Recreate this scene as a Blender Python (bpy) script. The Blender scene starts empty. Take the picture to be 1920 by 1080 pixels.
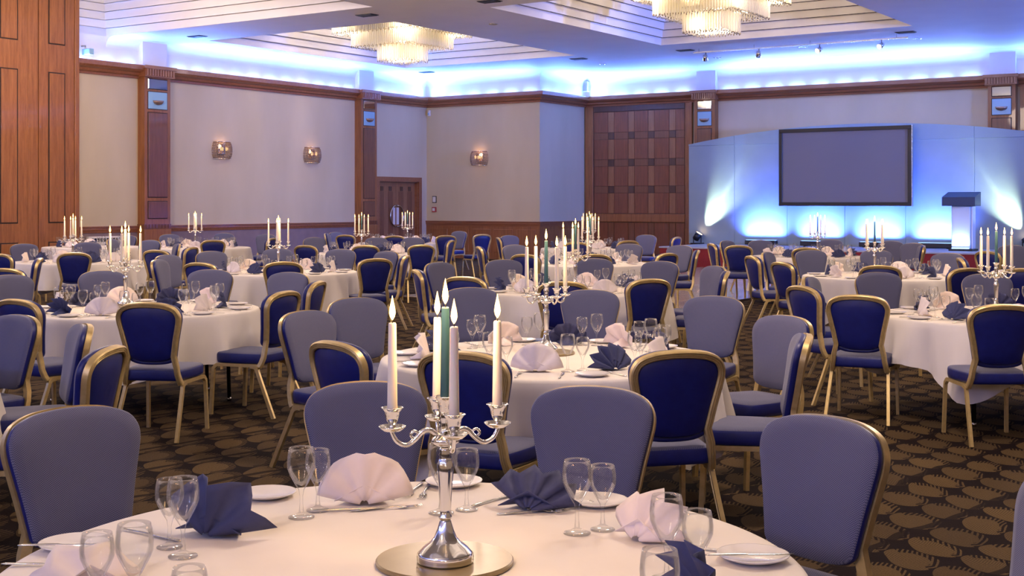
import bpy, bmesh, math, random
from mathutils import Vector, Matrix, Quaternion
random.seed(7)
sc = bpy.context.scene
COL = sc.collection
# ------------------------------------------------------------------ camera
F, H, HZ = 2409.0, 1.57, 382.0            # focal length in pixels of a 1920 wide frame, eye height, horizon row
cam_data = bpy.data.cameras.new('camera')
cam_data.sensor_width = 36.0
cam_data.lens = F / 1920.0 * 36.0
cam_data.shift_y = -(540.0 - HZ) / 1920.0
cam_data.clip_end = 200
cam = bpy.data.objects.new('camera', cam_data)
cam.location = (0, 0, H)
cam.rotation_euler = (math.pi / 2, 0, 0)
COL.objects.link(cam)
sc.camera = cam
# ------------------------------------------------------------------ world, exposure
world = bpy.data.worlds.new('world')
sc.world = world
world.use_nodes = True
world.node_tree.nodes['Background'].inputs[0].default_value = (0.02, 0.02, 0.03, 1)
world.node_tree.nodes['Background'].inputs[1].default_value = 1.0
sc.view_settings.view_transform = 'Standard'
sc.view_settings.look = 'None'
sc.view_settings.gamma = 1.0
sc.view_settings.use_curve_mapping = False
sc.view_settings.exposure = 0.0
sc.cycles.transparent_max_bounces = 32
sc.cycles.max_bounces = 8
sc.cycles.use_denoising = True
sc.cycles.sample_clamp_indirect = 6.0
sc.cycles.caustics_reflective = False
sc.cycles.caustics_refractive = False
# ------------------------------------------------------------------ room frame: origin in the far corner, x along the far wall, y along the side wall
TH = math.atan(1620.0 / F)
C0 = ((800 - 960) / F * 37.7, 37.7)
ROOM = Matrix.Translation((C0[0], C0[1], 0)) @ Matrix.Rotation(-TH, 4, 'Z')
ROOMI = ROOM.inverted()
VX = (math.cos(TH), -math.sin(TH)); UX = (math.sin(TH), math.cos(TH))
def wl(px, x=0.0):                        # y of a point of the plane room-x = x that is seen in column px
    r = (px - 960) / F
    bx, by = C0[0] + x * VX[0], C0[1] + x * VX[1]
    return (r * by - bx) / (UX[0] - r * UX[1])
def wf(px, y=0.0):                        # x of a point of the plane room-y = y
    r = (px - 960) / F
    bx, by = C0[0] + y * UX[0], C0[1] + y * UX[1]
    return (r * by - bx) / (VX[0] - r * VX[1])
def rdist(x, y):
    return (ROOM @ Vector((x, y, 0))).y
def zrow(py, x, y):                       # height of a row at a room point
    return H + (HZ - py) / F * rdist(x, y)
X1, Y1 = 3.941, 2.483                     # the jog of the far wall
XR, YN = 31.0, -38.0                      # hidden walls
ZC = 5.24                                 # ceiling
ZK = 4.62                                 # top of the cornice
# ------------------------------------------------------------------ lights of the room
COVE = (0.12, 0.28, 1.0)
WARM = (1.0, 0.78, 0.64)
def area(name, loc, sx, sy, power, color, rot=None, room=True, spread=math.pi):
    l = bpy.data.lights.new(name, 'AREA'); l.shape = 'RECTANGLE'; l.size = sx; l.size_y = sy
    l.energy = power; l.color = color; l.spread = spread
    o = bpy.data.objects.new(name, l); COL.objects.link(o)
    m = Matrix.Translation(loc) @ (rot if rot else Matrix.Identity(4))
    o.matrix_world = ROOM @ m if room else m
    return o
def point(name, loc, power, color, r=0.05, room=True):
    l = bpy.data.lights.new(name, 'POINT'); l.energy = power; l.color = color; l.shadow_soft_size = r
    o = bpy.data.objects.new(name, l); COL.objects.link(o)
    o.location = (ROOM @ Vector(loc)) if room else Vector(loc)
    return o
def spot(name, loc, to, power, color, angle, blend=0.5, r=0.05):
    l = bpy.data.lights.new(name, 'SPOT'); l.energy = power; l.color = color; l.spot_size = math.radians(angle); l.spot_blend = blend; l.shadow_soft_size = r
    o = bpy.data.objects.new(name, l); COL.objects.link(o)
    a = ROOM @ Vector(loc); b = ROOM @ Vector(to)
    o.location = a
    o.rotation_euler = (b - a).to_track_quat('-Z', 'Y').to_euler()
    return o
UP = Matrix.Rotation(math.pi, 4, 'X')
LED_D = 0.06
COVE_W = 62.0; BASE_W = 5.0            # the main strip leans into the room, a weak one grazes the wall
LEAN = math.radians(63)
RX = lambda s: Matrix.Rotation(s, 4, 'X')
RY = lambda s: Matrix.Rotation(s, 4, 'Y')                              # watts per metre of the LED strip on the cornice
def segs(a, b):                            # the strip is a chain of short LED modules
    n = max(1, round((b - a) / 0.62)); s = (b - a) / n
    return [(a + s * (k + 0.5), s * 0.62, s) for k in range(n)]
def main_x(a, b, y, s=1): area('cove_and_fill_led', ((a + b) / 2, y - s * 0.19, ZK + 0.045), b - a, 0.03, COVE_W * (b - a), COVE, RX(s * LEAN) @ UP)
def main_y(a, b, x, s=1): area('cove_and_fill_led', (x + s * 0.19, (a + b) / 2, ZK + 0.045), 0.03, b - a, COVE_W * (b - a), COVE, RY(s * LEAN) @ UP)
def strip_x(a, b, y):                      # along the far walls
    main_x(a, b, y)
    for c, l, s in segs(a, b): area('cove_and_fill_led', (c, y - LED_D, ZK + 0.02), l, 0.03, BASE_W * s, COVE, UP)
def strip_y(a, b, x):
    main_y(a, b, x)
    for c, l, s in segs(a, b): area('cove_and_fill_led', (x + LED_D, c, ZK + 0.02), 0.03, l, BASE_W * s, COVE, UP)
strip_y(-12.4, -10.55, 0); strip_y(-9.7, -3.15, 0); strip_y(-2.4, -0.1, 0)
strip_x(0.1, X1, 0); strip_y(0.1, Y1 - 0.1, X1); strip_x(X1 + 0.2, 7.4, Y1); strip_x(8.2, 15.2, Y1); strip_x(16.1, 20.5, Y1)
main_y(-36, -13, 0); main_x(20.5, 30.5, Y1)
area('cove_and_fill_led', (15.5, YN + 0.19, ZK + 0.045), 29, 0.03, COVE_W * 29 * 0.50, (0.2, 0.3, 1.0), RX(-LEAN) @ UP)  # unseen strip without a cornice, added as blue fill from behind the camera
for x in (14.5, 20.0, 25.5, 29.5): point('sconce_and_fill_lamp', (x, YN + 0.35, 2.6), 75, WARM, 0.15)  # added warm fill along the unseen near wall, no fittings there
spot('blue_flood', (29.5, -5.0, 3.3), (5.0, -1.5, 4.6), 17000, (0.08, 0.20, 1.0), 50, 0.9, 0.25)
# chandelier lamps: in the three coffers in view and in those behind the camera
CH_W = 330.0
COFFERS = [(1.33, 6.69, -9.70, -2.65), (9.38, 15.18, -10.20, -3.28), (17.9, 23.7, -10.20, -3.28),
           (0.0, 7.6, -18.6, -11.47), (9.4, 15.2, -18.6, -11.6), (17.9, 23.7, -18.6, -11.6),
           (1.33, 6.69, -27.2, -20.2), (9.4, 15.2, -27.2, -20.2), (17.9, 23.7, -27.2, -20.2), (17.9, 23.7, -36, -29)]
for i, (x0, x1, y0, y1) in enumerate(COFFERS):
    w = CH_W * (2.0 if i < 3 else 0.6 if i == 9 else 1.25)
    if i < 3:
        for dx in (-0.98, 0.98):
            for dy in (-0.98, 0.98):
                point('chandelier_lamp', ((x0 + x1) / 2 + dx, (y0 + y1) / 2 + dy, 5.80), w / 5, WARM, 0.06)
        point('chandelier_lamp', ((x0 + x1) / 2, (y0 + y1) / 2, 5.12), w / 8, WARM, 0.15)
    else:
        point('chandelier_lamp', ((x0 + x1) / 2, (y0 + y1) / 2, 4.70), w, WARM, 0.40)
BATTEN_W, BATTEN_C = 150.0, (0.07, 0.15, 1.0)
SPOT_W, SPOT_C = 1500.0, (0.85, 1.0, 0.72)
CANDLE_W = 11.0
#LIGHTS_END
# ------------------------------------------------------------------ mesh helpers
class MB:
    def __init__(s): s.v = []; s.f = []; s.m = []; s.sm = []
    def add(s, vs, fs, mi=0, smooth=False):
        b = len(s.v); s.v += [tuple(v) for v in vs]
        for f in fs: s.f.append(tuple(b + i for i in f)); s.m.append(mi); s.sm.append(smooth)
        return b
    def box(s, x0, x1, y0, y1, z0, z1, mi=0, bev=0.0):
        if bev <= 0:
            vs = [(x, y, z) for z in (z0, z1) for y in (y0, y1) for x in (x0, x1)]
            s.add(vs, [(0, 2, 3, 1), (4, 5, 7, 6), (0, 1, 5, 4), (2, 6, 7, 3), (0, 4, 6, 2), (1, 3, 7, 5)], mi)
        else:
            b = bev
            def ring(z, i): return [(x0 + i, y0 + b, z), (x0 + b, y0 + i, z), (x1 - b, y0 + i, z), (x1 - i, y0 + b, z), (x1 - i, y1 - b, z), (x1 - b, y1 - i, z), (x0 + b, y1 - i, z), (x0 + i, y1 - b, z)]
            s.loops([ring(z0, b), ring(z0 + b, 0), ring(z1 - b, 0), ring(z1, b)], True, True, mi, False)
        return s
    def loops(s, rings, cap0=False, cap1=False, mi=0, smooth=True, closed=True, mis=None):
        n = len(rings[0]); b = len(s.v)
        for r in rings: s.v += [tuple(p) for p in r]
        for k in range(len(rings) - 1):
            for i in range(n if closed else n - 1):
                j = (i + 1) % n
                s.f.append((b + k * n + i, b + k * n + j, b + (k + 1) * n + j, b + (k + 1) * n + i)); s.m.append(mis[k] if mis else mi); s.sm.append(smooth)
        if cap0: s.f.append(tuple(b + i for i in range(n - 1, -1, -1))); s.m.append(mis[0] if mis else mi); s.sm.append(False)
        if cap1: s.f.append(tuple(b + (len(rings) - 1) * n + i for i in range(n))); s.m.append(mis[-1] if mis else mi); s.sm.append(False)
        return s
    def lathe(s, prof, n=24, cx=0, cy=0, mi=0, cap0=True, cap1=True, smooth=True, flute=0, fl=0.0):
        rings = []
        for r, z in prof:
            ring = []
            for i in range(n):
                a = 2 * math.pi * i / n
                rr = r * (1 + fl * math.cos(a * flute)) if flute else r
                ring.append((cx + rr * math.cos(a), cy + rr * math.sin(a), z))
            rings.append(ring)
        return s.loops(rings, cap0, cap1, mi, smooth)
    def tube(s, path, rad, n=8, mi=0, caps=True):
        P = [Vector(p) for p in path]; rings = []
        R = rad if isinstance(rad, (list, tuple)) else [rad] * len(P)
        up = Vector((0, 0, 1)); prev = None
        for i, p in enumerate(P):
            t = (P[min(i + 1, len(P) - 1)] - P[max(i - 1, 0)]).normalized()
            if prev is None:
                a = t.orthogonal().normalized()
            else:
                a = (prev - t * prev.dot(t)).normalized()
            prev = a; b = t.cross(a)
            rings.append([p + a * (R[i] * math.cos(2 * math.pi * k / n)) + b * (R[i] * math.sin(2 * math.pi * k / n)) for k in range(n)])
        return s.loops(rings, caps, caps, mi, True)
    def sweep(s, path, prof, ref, mi=0, smooth=False, closed=False, caps=True):
        # profile points (a, b): a along (ref x tangent), b along ref
        P = [Vector(p) for p in path]; rings = []; N = len(P)
        for i, p in enumerate(P):
            if closed: t = (P[(i + 1) % N] - P[i - 1]).normalized()
            else: t = (P[min(i + 1, N - 1)] - P[max(i - 1, 0)]).normalized()
            rf = Vector(ref[i]) if isinstance(ref, list) else Vector(ref)
            a = rf.cross(t).normalized(); b = t.cross(a).normalized()
            rings.append([p + a * u + b * w for u, w in prof])
        if closed: rings.append(rings[0])
        return s.loops(rings, caps and not closed, caps and not closed, mi, smooth)
    def prism(s, poly, z0, z1, mi=0, axis='z'):
        def q(p, z): return {'z': (p[0], p[1], z), 'y': (p[0], z, p[1]), 'x': (z, p[0], p[1])}[axis]
        r = [[q(p, z0) for p in poly], [q(p, z1) for p in poly]]
        return s.loops(r, True, True, mi, False)
    def sphere(s, c, r, n=10, m=6, mi=0, sz=1.0):
        rings = []
        for k in range(m + 1):
            t = math.pi * (0.02 + 0.96 * k / m)
            rings.append([(c[0] + r * math.sin(t) * math.cos(2 * math.pi * i / n), c[1] + r * math.sin(t) * math.sin(2 * math.pi * i / n), c[2] - r * sz * math.cos(t)) for i in range(n)])
        return s.loops(rings, True, True, mi, True)
    def mesh(s, name, mats, sharp=None, fix=True):
        me = bpy.data.meshes.new(name)
        me.from_pydata(s.v, [], s.f)
        for m in (mats if isinstance(mats, (list, tuple)) else [mats]): me.materials.append(m)
        me.polygons.foreach_set('material_index', s.m)
        me.polygons.foreach_set('use_smooth', s.sm)
        if fix:
            bm = bmesh.new(); bm.from_mesh(me); bmesh.ops.recalc_face_normals(bm, faces=bm.faces); bm.to_mesh(me); bm.free()
        if sharp: me.set_sharp_from_angle(angle=math.radians(sharp))
        me.update()
        return me
def obj(name, me, parent=None, mw=None, **props):
    o = bpy.data.objects.new(name, me); COL.objects.link(o)
    if parent is not None: o.parent = parent
    if mw is not None:
        if parent is None: o.matrix_world = mw
        else: o.matrix_local = mw
    for k, v in props.items(): o[k] = v
    return o
def build(mb, name, mats, parent=None, mw=None, sharp=None, **props):
    return obj(name, mb.mesh(name, mats, sharp), parent, mw, **props)
def thing(name, label, cat, mw=None, group=None):
    o = bpy.data.objects.new(name, None); COL.objects.link(o); o.empty_display_size = 0.1
    if mw is not None: o.matrix_world = mw
    o['label'] = label; o['category'] = cat
    if group: o['group'] = group
    return o
def tag(o, label, cat, group=None):
    o['label'] = label; o['category'] = cat
    if group: o['group'] = group
    return o
def kids(o): return [c for c in KID.get(o.name, [])]
def copy_tree(o, mw=None, label=None, group=None, parent=None):
    c = o.copy(); COL.objects.link(c)
    if parent is not None: c.parent = parent
    if mw is not None: c.matrix_world = mw
    if label: c['label'] = label
    if group: c['group'] = group
    for ch in o.children: copy_tree(ch, parent=c)
    return c
def TR(x, y, z, rz=0.0): return Matrix.Translation((x, y, z)) @ Matrix.Rotation(rz, 4, 'Z')
def RM(x, y, z, rz=0.0): return ROOM @ TR(x, y, z, rz)
def struct(mb, name, mats, parent=None, mw=None, sharp=None):
    o = build(mb, name, mats, parent, ROOM if (mw is None and parent is None) else mw, sharp)
    if parent is None: o['kind'] = 'structure'
    return o
def grid_solid(mb, G, th, mi=0, smooth=True):
    # a sheet G[row][col] of points given thickness
    nr, nc = len(G), len(G[0]); P = [[Vector(p) for p in r] for r in G]; Q = []
    for i in range(nr):
        row = []
        for j in range(nc):
            du = P[min(i + 1, nr - 1)][j] - P[max(i - 1, 0)][j]; dv = P[i][min(j + 1, nc - 1)] - P[i][max(j - 1, 0)]
            n = du.cross(dv)
            n = n.normalized() if n.length > 1e-9 else Vector((0, 1, 0))
            row.append(P[i][j] + n * th)
        Q.append(row)
    vs = [p for r in P for p in r] + [p for r in Q for p in r]; o = nr * nc; fs = []
    for i in range(nr - 1):
        for j in range(nc - 1):
            a, b, c, d = i * nc + j, i * nc + j + 1, (i + 1) * nc + j + 1, (i + 1) * nc + j
            fs.append((a, b, c, d)); fs.append((o + d, o + c, o + b, o + a))
    for j in range(nc - 1):
        fs.append((j + 1, j, o + j, o + j + 1)); k = (nr - 1) * nc + j; fs.append((k, k + 1, o + k + 1, o + k))
    for i in range(nr - 1):
        a, b = i * nc, (i + 1) * nc; fs.append((a, b, o + b, o + a)); a += nc - 1; b += nc - 1; fs.append((b, a, o + a, o + b))
    mb.add(vs, fs, mi, smooth)
def spline(pts, n, closed=False):
    P = [Vector(p) for p in pts]; out = []; N = len(P)
    segs = N if closed else N - 1
    for i in range(segs):
        g = (lambda k: P[k % N]) if closed else (lambda k: P[max(0, min(N - 1, k))])
        a, b, c, d = g(i - 1), g(i), g(i + 1), g(i + 2)
        for k in range(n):
            t = k / n
            out.append(0.5 * ((2 * b) + (c - a) * t + (2 * a - 5 * b + 4 * c - d) * t * t + (3 * b - a - 3 * c + d) * t ** 3))
    if not closed: out.append(P[-1].copy())
    return out
# ------------------------------------------------------------------ materials
def mat(name, col, rough=0.5, metal=0.0, **kw):
    m = bpy.data.materials.new(name); m.use_nodes = True
    b = m.node_tree.nodes['Principled BSDF']
    b.inputs['Base Color'].default_value = (*col, 1); b.inputs['Roughness'].default_value = rough; b.inputs['Metallic'].default_value = metal
    for k, v in kw.items(): b.inputs[k].default_value = v
    return m
class NT:
    def __init__(s, m): s.t = m.node_tree; s.n = m.node_tree.nodes; s.l = m.node_tree.links; s.b = s.n['Principled BSDF']
    def new(s, t, **kw):
        n = s.n.new(t)
        for k, v in kw.items(): setattr(n, k, v)
        return n
    def math(s, op, a, b=0.0, c=None):
        n = s.new('ShaderNodeMath', operation=op)
        for i, x in enumerate((a, b) + ((c,) if c is not None else ())):
            if hasattr(x, 'is_linked'): s.l.new(x, n.inputs[i])
            else: n.inputs[i].default_value = x
        return n.outputs[0]
    def mix(s, fac, a, b):
        n = s.new('ShaderNodeMix', data_type='RGBA')
        for i, x in ((0, fac), (6, a), (7, b)):
            if hasattr(x, 'is_linked'): s.l.new(x, n.inputs[i])
            else: n.inputs[i].default_value = x if i == 0 else (*x, 1)
        return n.outputs[2]
    def coords(s, kind='Object', scale=(1, 1, 1), rot=(0, 0, 0)):
        tc = s.new('ShaderNodeTexCoord'); mp = s.new('ShaderNodeMapping')
        mp.inputs['Scale'].default_value = scale; mp.inputs['Rotation'].default_value = rot
        s.l.new(tc.outputs[kind], mp.inputs[0]); return mp.outputs[0]
    def noise(s, vec, scale, detail=3.0, rough=0.5):
        n = s.new('ShaderNodeTexNoise'); n.inputs['Scale'].default_value = scale; n.inputs['Detail'].default_value = detail; n.inputs['Roughness'].default_value = rough
        s.l.new(vec, n.inputs['Vector']); return n.outputs['Fac']
    def ramp(s, fac, lo, hi):
        n = s.new('ShaderNodeMapRange'); n.inputs[1].default_value = lo; n.inputs[2].default_value = hi
        s.l.new(fac, n.inputs[0]); return n.outputs[0]
    def bump(s, h, strength=0.3, dist=0.002):
        n = s.new('ShaderNodeBump'); n.inputs['Strength'].default_value = strength; n.inputs['Distance'].default_value = dist
        s.l.new(h, n.inputs['Height']); s.l.new(n.outputs[0], s.b.inputs['Normal'])
    def base(s, c): s.l.new(c, s.b.inputs['Base Color'])
def noisy(name, c0, c1, scale=6.0, rough=0.6, metal=0.0, bump=0.0, bscale=None, stretch=(1, 1, 1), kind='Object', **kw):
    m = mat(name, c0, rough, metal, **kw); t = NT(m)
    v = t.coords(kind, stretch); f = t.noise(v, scale, 4)
    t.base(t.mix(t.ramp(f, 0.3, 0.7), c0, c1))
    if bump: t.bump(t.noise(v, bscale or scale * 8, 3), bump)
    return m
def wood(name, c0, c1, rough=0.38, along='z', scale=1.0):
    st = {'z': (9, 9, 0.7), 'x': (0.7, 9, 9), 'y': (9, 0.7, 9)}[along]
    m = mat(name, c0, rough); t = NT(m); v = t.coords('Object', tuple(a * scale for a in st))
    f = t.noise(v, 2.2, 6, 0.6); g = t.noise(v, 14, 3)
    t.base(t.mix(t.ramp(t.math('ADD', f, t.math('MULTIPLY', g, 0.35)), 0.4, 0.95), c0, c1))
    m.node_tree.nodes['Principled BSDF'].inputs['Coat Weight'].default_value = 0.15
    return m
def emit(name, col, s):
    m = mat(name, (0, 0, 0), 1.0); b = m.node_tree.nodes['Principled BSDF']
    b.inputs['Emission Color'].default_value = (*col, 1); b.inputs['Emission Strength'].default_value = s
    return m
M = {}
M['wall'] = noisy('wallpaper_beige', (0.58, 0.475, 0.305), (0.64, 0.53, 0.355), 1.2, 0.75, bump=0.12, bscale=120, stretch=(1, 1, 0.35))
M['dado'] = noisy('wallpaper_plum', (0.20, 0.14, 0.15), (0.25, 0.18, 0.18), 3, 0.75)
M['white'] = noisy('ceiling_paint', (0.78, 0.77, 0.78), (0.82, 0.81, 0.81), 1.5, 0.6)
M['wood'] = wood('cherry_veneer', (0.175, 0.058, 0.016), (0.37, 0.14, 0.042), 0.48)
M['wood_light'] = wood('cherry_veneer_light', (0.20, 0.082, 0.036), (0.33, 0.15, 0.07))
M['wood_mid'] = wood('cherry_veneer_mid', (0.13, 0.047, 0.022), (0.22, 0.085, 0.038))
M['wood_red'] = wood('cherry_veneer_red', (0.13, 0.038, 0.017), (0.25, 0.078, 0.032), 0.45)
M['wood_dark'] = wood('walnut_veneer', (0.055, 0.022, 0.014), (0.10, 0.042, 0.024))
M['wood_x'] = wood('cherry_moulding', (0.20, 0.07, 0.028), (0.34, 0.13, 0.055), along='x')
M['groove'] = mat('groove_dark', (0.025, 0.010, 0.006), 0.7)
M['gold'] = noisy('gilt_aluminium', (0.57, 0.42, 0.17), (0.68, 0.52, 0.24), 30, 0.38, 0.6)
M['vinyl'] = noisy('royal_blue_vinyl', (0.004, 0.008, 0.11), (0.006, 0.012, 0.14), 20, 0.42, bump=0.05, bscale=300)
M['silver'] = mat('polished_silver', (0.86, 0.85, 0.82), 0.10, 1.0)
M['steel'] = mat('steel', (0.62, 0.60, 0.56), 0.22, 1.0)
M['china'] = mat('white_china', (0.78, 0.74, 0.70), 0.15)
M['cloth'] = noisy('white_linen', (0.76, 0.70, 0.63), (0.80, 0.74, 0.67), 4, 0.8, bump=0.1, bscale=500)
M['nap_white'] = noisy('white_napkin', (0.78, 0.69, 0.66), (0.82, 0.73, 0.70), 20, 0.85)
M['nap_navy'] = noisy('navy_napkin', (0.035, 0.042, 0.115), (0.05, 0.058, 0.14), 20, 0.8)
M['wax'] = mat('white_wax', (0.85, 0.78, 0.66), 0.45, **{'Subsurface Weight': 0.3, 'Subsurface Radius': (0.02, 0.012, 0.006), 'Subsurface Scale': 0.5})
M['wax_teal'] = mat('teal_wax', (0.02, 0.075, 0.10), 0.4)
M['wick'] = mat('charred_wick', (0.02, 0.015, 0.01), 0.9)
M['flame'] = emit('candle_flame', (1.0, 0.56, 0.16), 9)
M['black'] = mat('black_plastic', (0.005, 0.005, 0.008), 0.4)
M['black_metal'] = mat('black_steel', (0.02, 0.018, 0.018), 0.4, 0.6)
M['plywood'] = wood('tabletop_plywood', (0.25, 0.16, 0.09), (0.35, 0.24, 0.14), 0.6, 'x')
M['screen'] = mat('projection_fabric', (0.20, 0.19, 0.21), 0.8)
M['set'] = noisy('stage_set_fabric', (0.27, 0.34, 0.35), (0.30, 0.37, 0.38), 2, 0.7)
M['red'] = noisy('red_stage_carpet', (0.22, 0.012, 0.012), (0.28, 0.02, 0.018), 30, 0.85)
M['stage_top'] = noisy('stage_deck', (0.42, 0.42, 0.44), (0.48, 0.48, 0.5), 4, 0.55)
M['mirror'] = mat('mirror_glass', (0.80, 0.86, 0.88), 0.05, 1.0)
M['mirror_gold'] = noisy('brushed_gilt_disc', (0.25, 0.19, 0.09), (0.30, 0.23, 0.115), 12, 0.32, 0.4)
M['frost'] = mat('frosted_blue_glass', (0.30, 0.52, 0.66), 0.35)
M['navy_card'] = mat('navy_card', (0.03, 0.07, 0.22), 0.5)
M['parquet'] = wood('dance_floor_oak', (0.34, 0.25, 0.17), (0.46, 0.36, 0.26), 0.22, 'x', 0.6)
def fabric():
    m = mat('grey_blue_weave', (0.13, 0.13, 0.19), 0.85); t = NT(m)
    v = t.coords('Object', (1, 1, 1))
    sx = t.new('ShaderNodeSeparateXYZ'); t.l.new(v, sx.inputs[0])
    fx = t.math('MULTIPLY', sx.outputs[0], 2 * math.pi / 0.0085); fz = t.math('MULTIPLY', t.math('SUBTRACT', sx.outputs[2], sx.outputs[1]), 2 * math.pi / 0.0074)
    w = t.math('MULTIPLY', t.math('SINE', fx), t.math('SINE', fz))
    k = t.ramp(w, -0.35, 0.55)
    n = t.noise(v, 5, 2)
    t.base(t.mix(k, t.mix(n, (0.155, 0.155, 0.235), (0.175, 0.175, 0.26)), (0.034, 0.042, 0.11)))
    t.bump(w, 0.25, 0.001)
    b = t.b; b.inputs['Sheen Weight'].default_value = 0.15; b.inputs['Sheen Roughness'].default_value = 0.4
    return m
M['fabric'] = fabric()
def glass(name='clear_glass', tint=(0.992, 0.995, 0.995)):
    m = bpy.data.materials.new(name); m.use_nodes = True; t = m.node_tree; t.nodes.clear()
    out = t.nodes.new('ShaderNodeOutputMaterial'); mx = t.nodes.new('ShaderNodeMixShader')
    tr = t.nodes.new('ShaderNodeBsdfTransparent'); tr.inputs[0].default_value = (*tint, 1)
    gl = t.nodes.new('ShaderNodeBsdfGlossy'); gl.inputs['Roughness'].default_value = 0.03
    lw = t.nodes.new('ShaderNodeLayerWeight'); lw.inputs[0].default_value = 0.22
    mr = t.nodes.new('ShaderNodeMapRange'); mr.inputs[3].default_value = 0.02; mr.inputs[4].default_value = 0.55
    t.links.new(lw.outputs['Fresnel'], mr.inputs[0]); t.links.new(mr.outputs[0], mx.inputs[0])
    t.links.new(tr.outputs[0], mx.inputs[1]); df = t.nodes.new('ShaderNodeBsdfDiffuse'); df.inputs[0].default_value = (0.9, 0.9, 0.88, 1); m2 = t.nodes.new('ShaderNodeMixShader'); m2.inputs[0].default_value = 0.16  # white diffuse at the grazing edges paints in the bright rims
    t.links.new(gl.outputs[0], m2.inputs[1]); t.links.new(df.outputs[0], m2.inputs[2]); t.links.new(m2.outputs[0], mx.inputs[2]); t.links.new(mx.outputs[0], out.inputs[0])
    return m
M['glass'] = glass()
def crystal():
    m = bpy.data.materials.new('chandelier_crystal'); m.use_nodes = True; t = m.node_tree; t.nodes.clear()
    out = t.nodes.new('ShaderNodeOutputMaterial'); mx = t.nodes.new('ShaderNodeMixShader'); mx.inputs[0].default_value = 0.35
    tr = t.nodes.new('ShaderNodeBsdfTransparent'); tr.inputs[0].default_value = (0.98, 0.97, 0.92, 1)
    pb = t.nodes.new('ShaderNodeBsdfPrincipled'); pb.inputs['Base Color'].default_value = (0.80, 0.77, 0.66, 1); pb.inputs['Roughness'].default_value = 0.12
    t.links.new(tr.outputs[0], mx.inputs[1]); t.links.new(pb.outputs[0], mx.inputs[2]); t.links.new(mx.outputs[0], out.inputs[0])
    return m
M['crystal'] = crystal()
M['drop'] = mat('crystal_drop', (0.92, 0.88, 0.75), 0.08, 0.9)
M['glint'] = emit('crystal_bulb', (1.0, 0.86, 0.50), 3.0)
M['sconce_glow'] = emit('sconce_bulb', (1.0, 0.50, 0.20), 3.0)
M['led'] = emit('blue_led', (0.25, 0.45, 1.0), 4.0)
M['lens_lit'] = emit('spotlight_lens', (1.0, 0.62, 0.32), 10.0)
def bead():
    m = mat('crystal_beads', (0.40, 0.27, 0.20), 0.18, 0.55); t = NT(m)
    return m
M['bead'] = bead()
def carpet():
    m = mat('patterned_carpet', (0.1, 0.07, 0.04), 0.95, **{'Specular IOR Level': 0.08}); t = NT(m)
    v = t.coords('Object', (1, 1, 1), (0, 0, math.radians(33)))
    nz = t.new('ShaderNodeTexNoise'); nz.inputs['Scale'].default_value = 1.6; nz.inputs['Detail'].default_value = 2; t.l.new(v, nz.inputs['Vector'])
    sn = t.new('ShaderNodeSeparateColor'); t.l.new(nz.outputs['Color'], sn.inputs[0])
    sx = t.new('ShaderNodeSeparateXYZ'); t.l.new(v, sx.inputs[0])
    X = t.math('ADD', sx.outputs[0], t.math('MULTIPLY', t.math('SUBTRACT', sn.outputs[0], 0.5), 0.2)); Y = t.math('ADD', sx.outputs[1], t.math('MULTIPLY', t.math('SUBTRACT', sn.outputs[1], 0.5), 0.2))
    def leaves(X, Y, cx, cy, shear):
        ry = t.math('DIVIDE', Y, cy); row = t.math('FLOOR', ry)
        odd = t.math('FRACT', t.math('MULTIPLY', row, 0.37))
        w = t.math('SUBTRACT', t.math('FRACT', ry), 0.5)
        rx = t.math('ADD', t.math('ADD', t.math('DIVIDE', X, cx), odd), t.math('MULTIPLY', w, shear))
        u = t.math('SUBTRACT', t.math('FRACT', rx), 0.5)
        aw = t.math('ABSOLUTE', w)
        d = t.math('SQRT', t.math('ADD', t.math('MULTIPLY', t.math('MULTIPLY', u, u), 4.05), t.math('MULTIPLY', t.math('MULTIPLY', w, w), 4.15)))
        inside = t.math('LESS_THAN', d, 1.0)
        rim = t.math('MULTIPLY', t.math('GREATER_THAN', d, 0.66), inside)
        veins = t.math('GREATER_THAN', t.math('SINE', t.math('ADD', t.math('MULTIPLY', u, 64.0), t.math('MULTIPLY', aw, 26.0))), -0.2)
        lines = t.math('GREATER_THAN', t.math('SINE', t.math('MULTIPLY', u, 150.0)), 0.2)
        side = t.math('GREATER_THAN', t.math('ADD', w, t.math('MULTIPLY', u, 0.4)), 0.0)
        cell = t.math('FRACT', t.math('MULTIPLY', t.math('ADD', t.math('FLOOR', rx), t.math('MULTIPLY', row, 7.3)), 0.377))
        return t.math('MULTIPLY', inside, t.math('SUBTRACT', 1.0, t.math('MULTIPLY', rim, t.math('MULTIPLY', veins, side)))), lines, cell
    body, lines, cell = leaves(X, Y, 0.31, 0.25, 0.35)
    fine = t.noise(v, 160, 2)
    big = t.noise(v, 1.3, 2)
    tan = t.mix(cell, (0.120, 0.078, 0.033), (0.078, 0.052, 0.026))
    tan = t.mix(t.math('MULTIPLY', lines, 0.55), tan, (0.040, 0.024, 0.014))
    dark = t.mix(fine, (0.007, 0.004, 0.005), (0.013, 0.007, 0.007))
    c = t.mix(body, dark, tan)
    band = t.math('LESS_THAN', t.math('FRACT', t.math('ADD', t.math('MULTIPLY', X, 1.62), t.math('MULTIPLY', Y, 0.7))), 0.085)
    c = t.mix(t.math('MULTIPLY', band, 0.85), c, dark)
    c = t.mix(t.math('MULTIPLY', t.math('LESS_THAN', fine, 0.47), 0.45), c, t.mix(0.6, c, (0.008, 0.004, 0.004)))
    t.base(c)
    t.bump(fine, 0.4, 0.004)
    return m
M['carpet'] = carpet()
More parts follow.
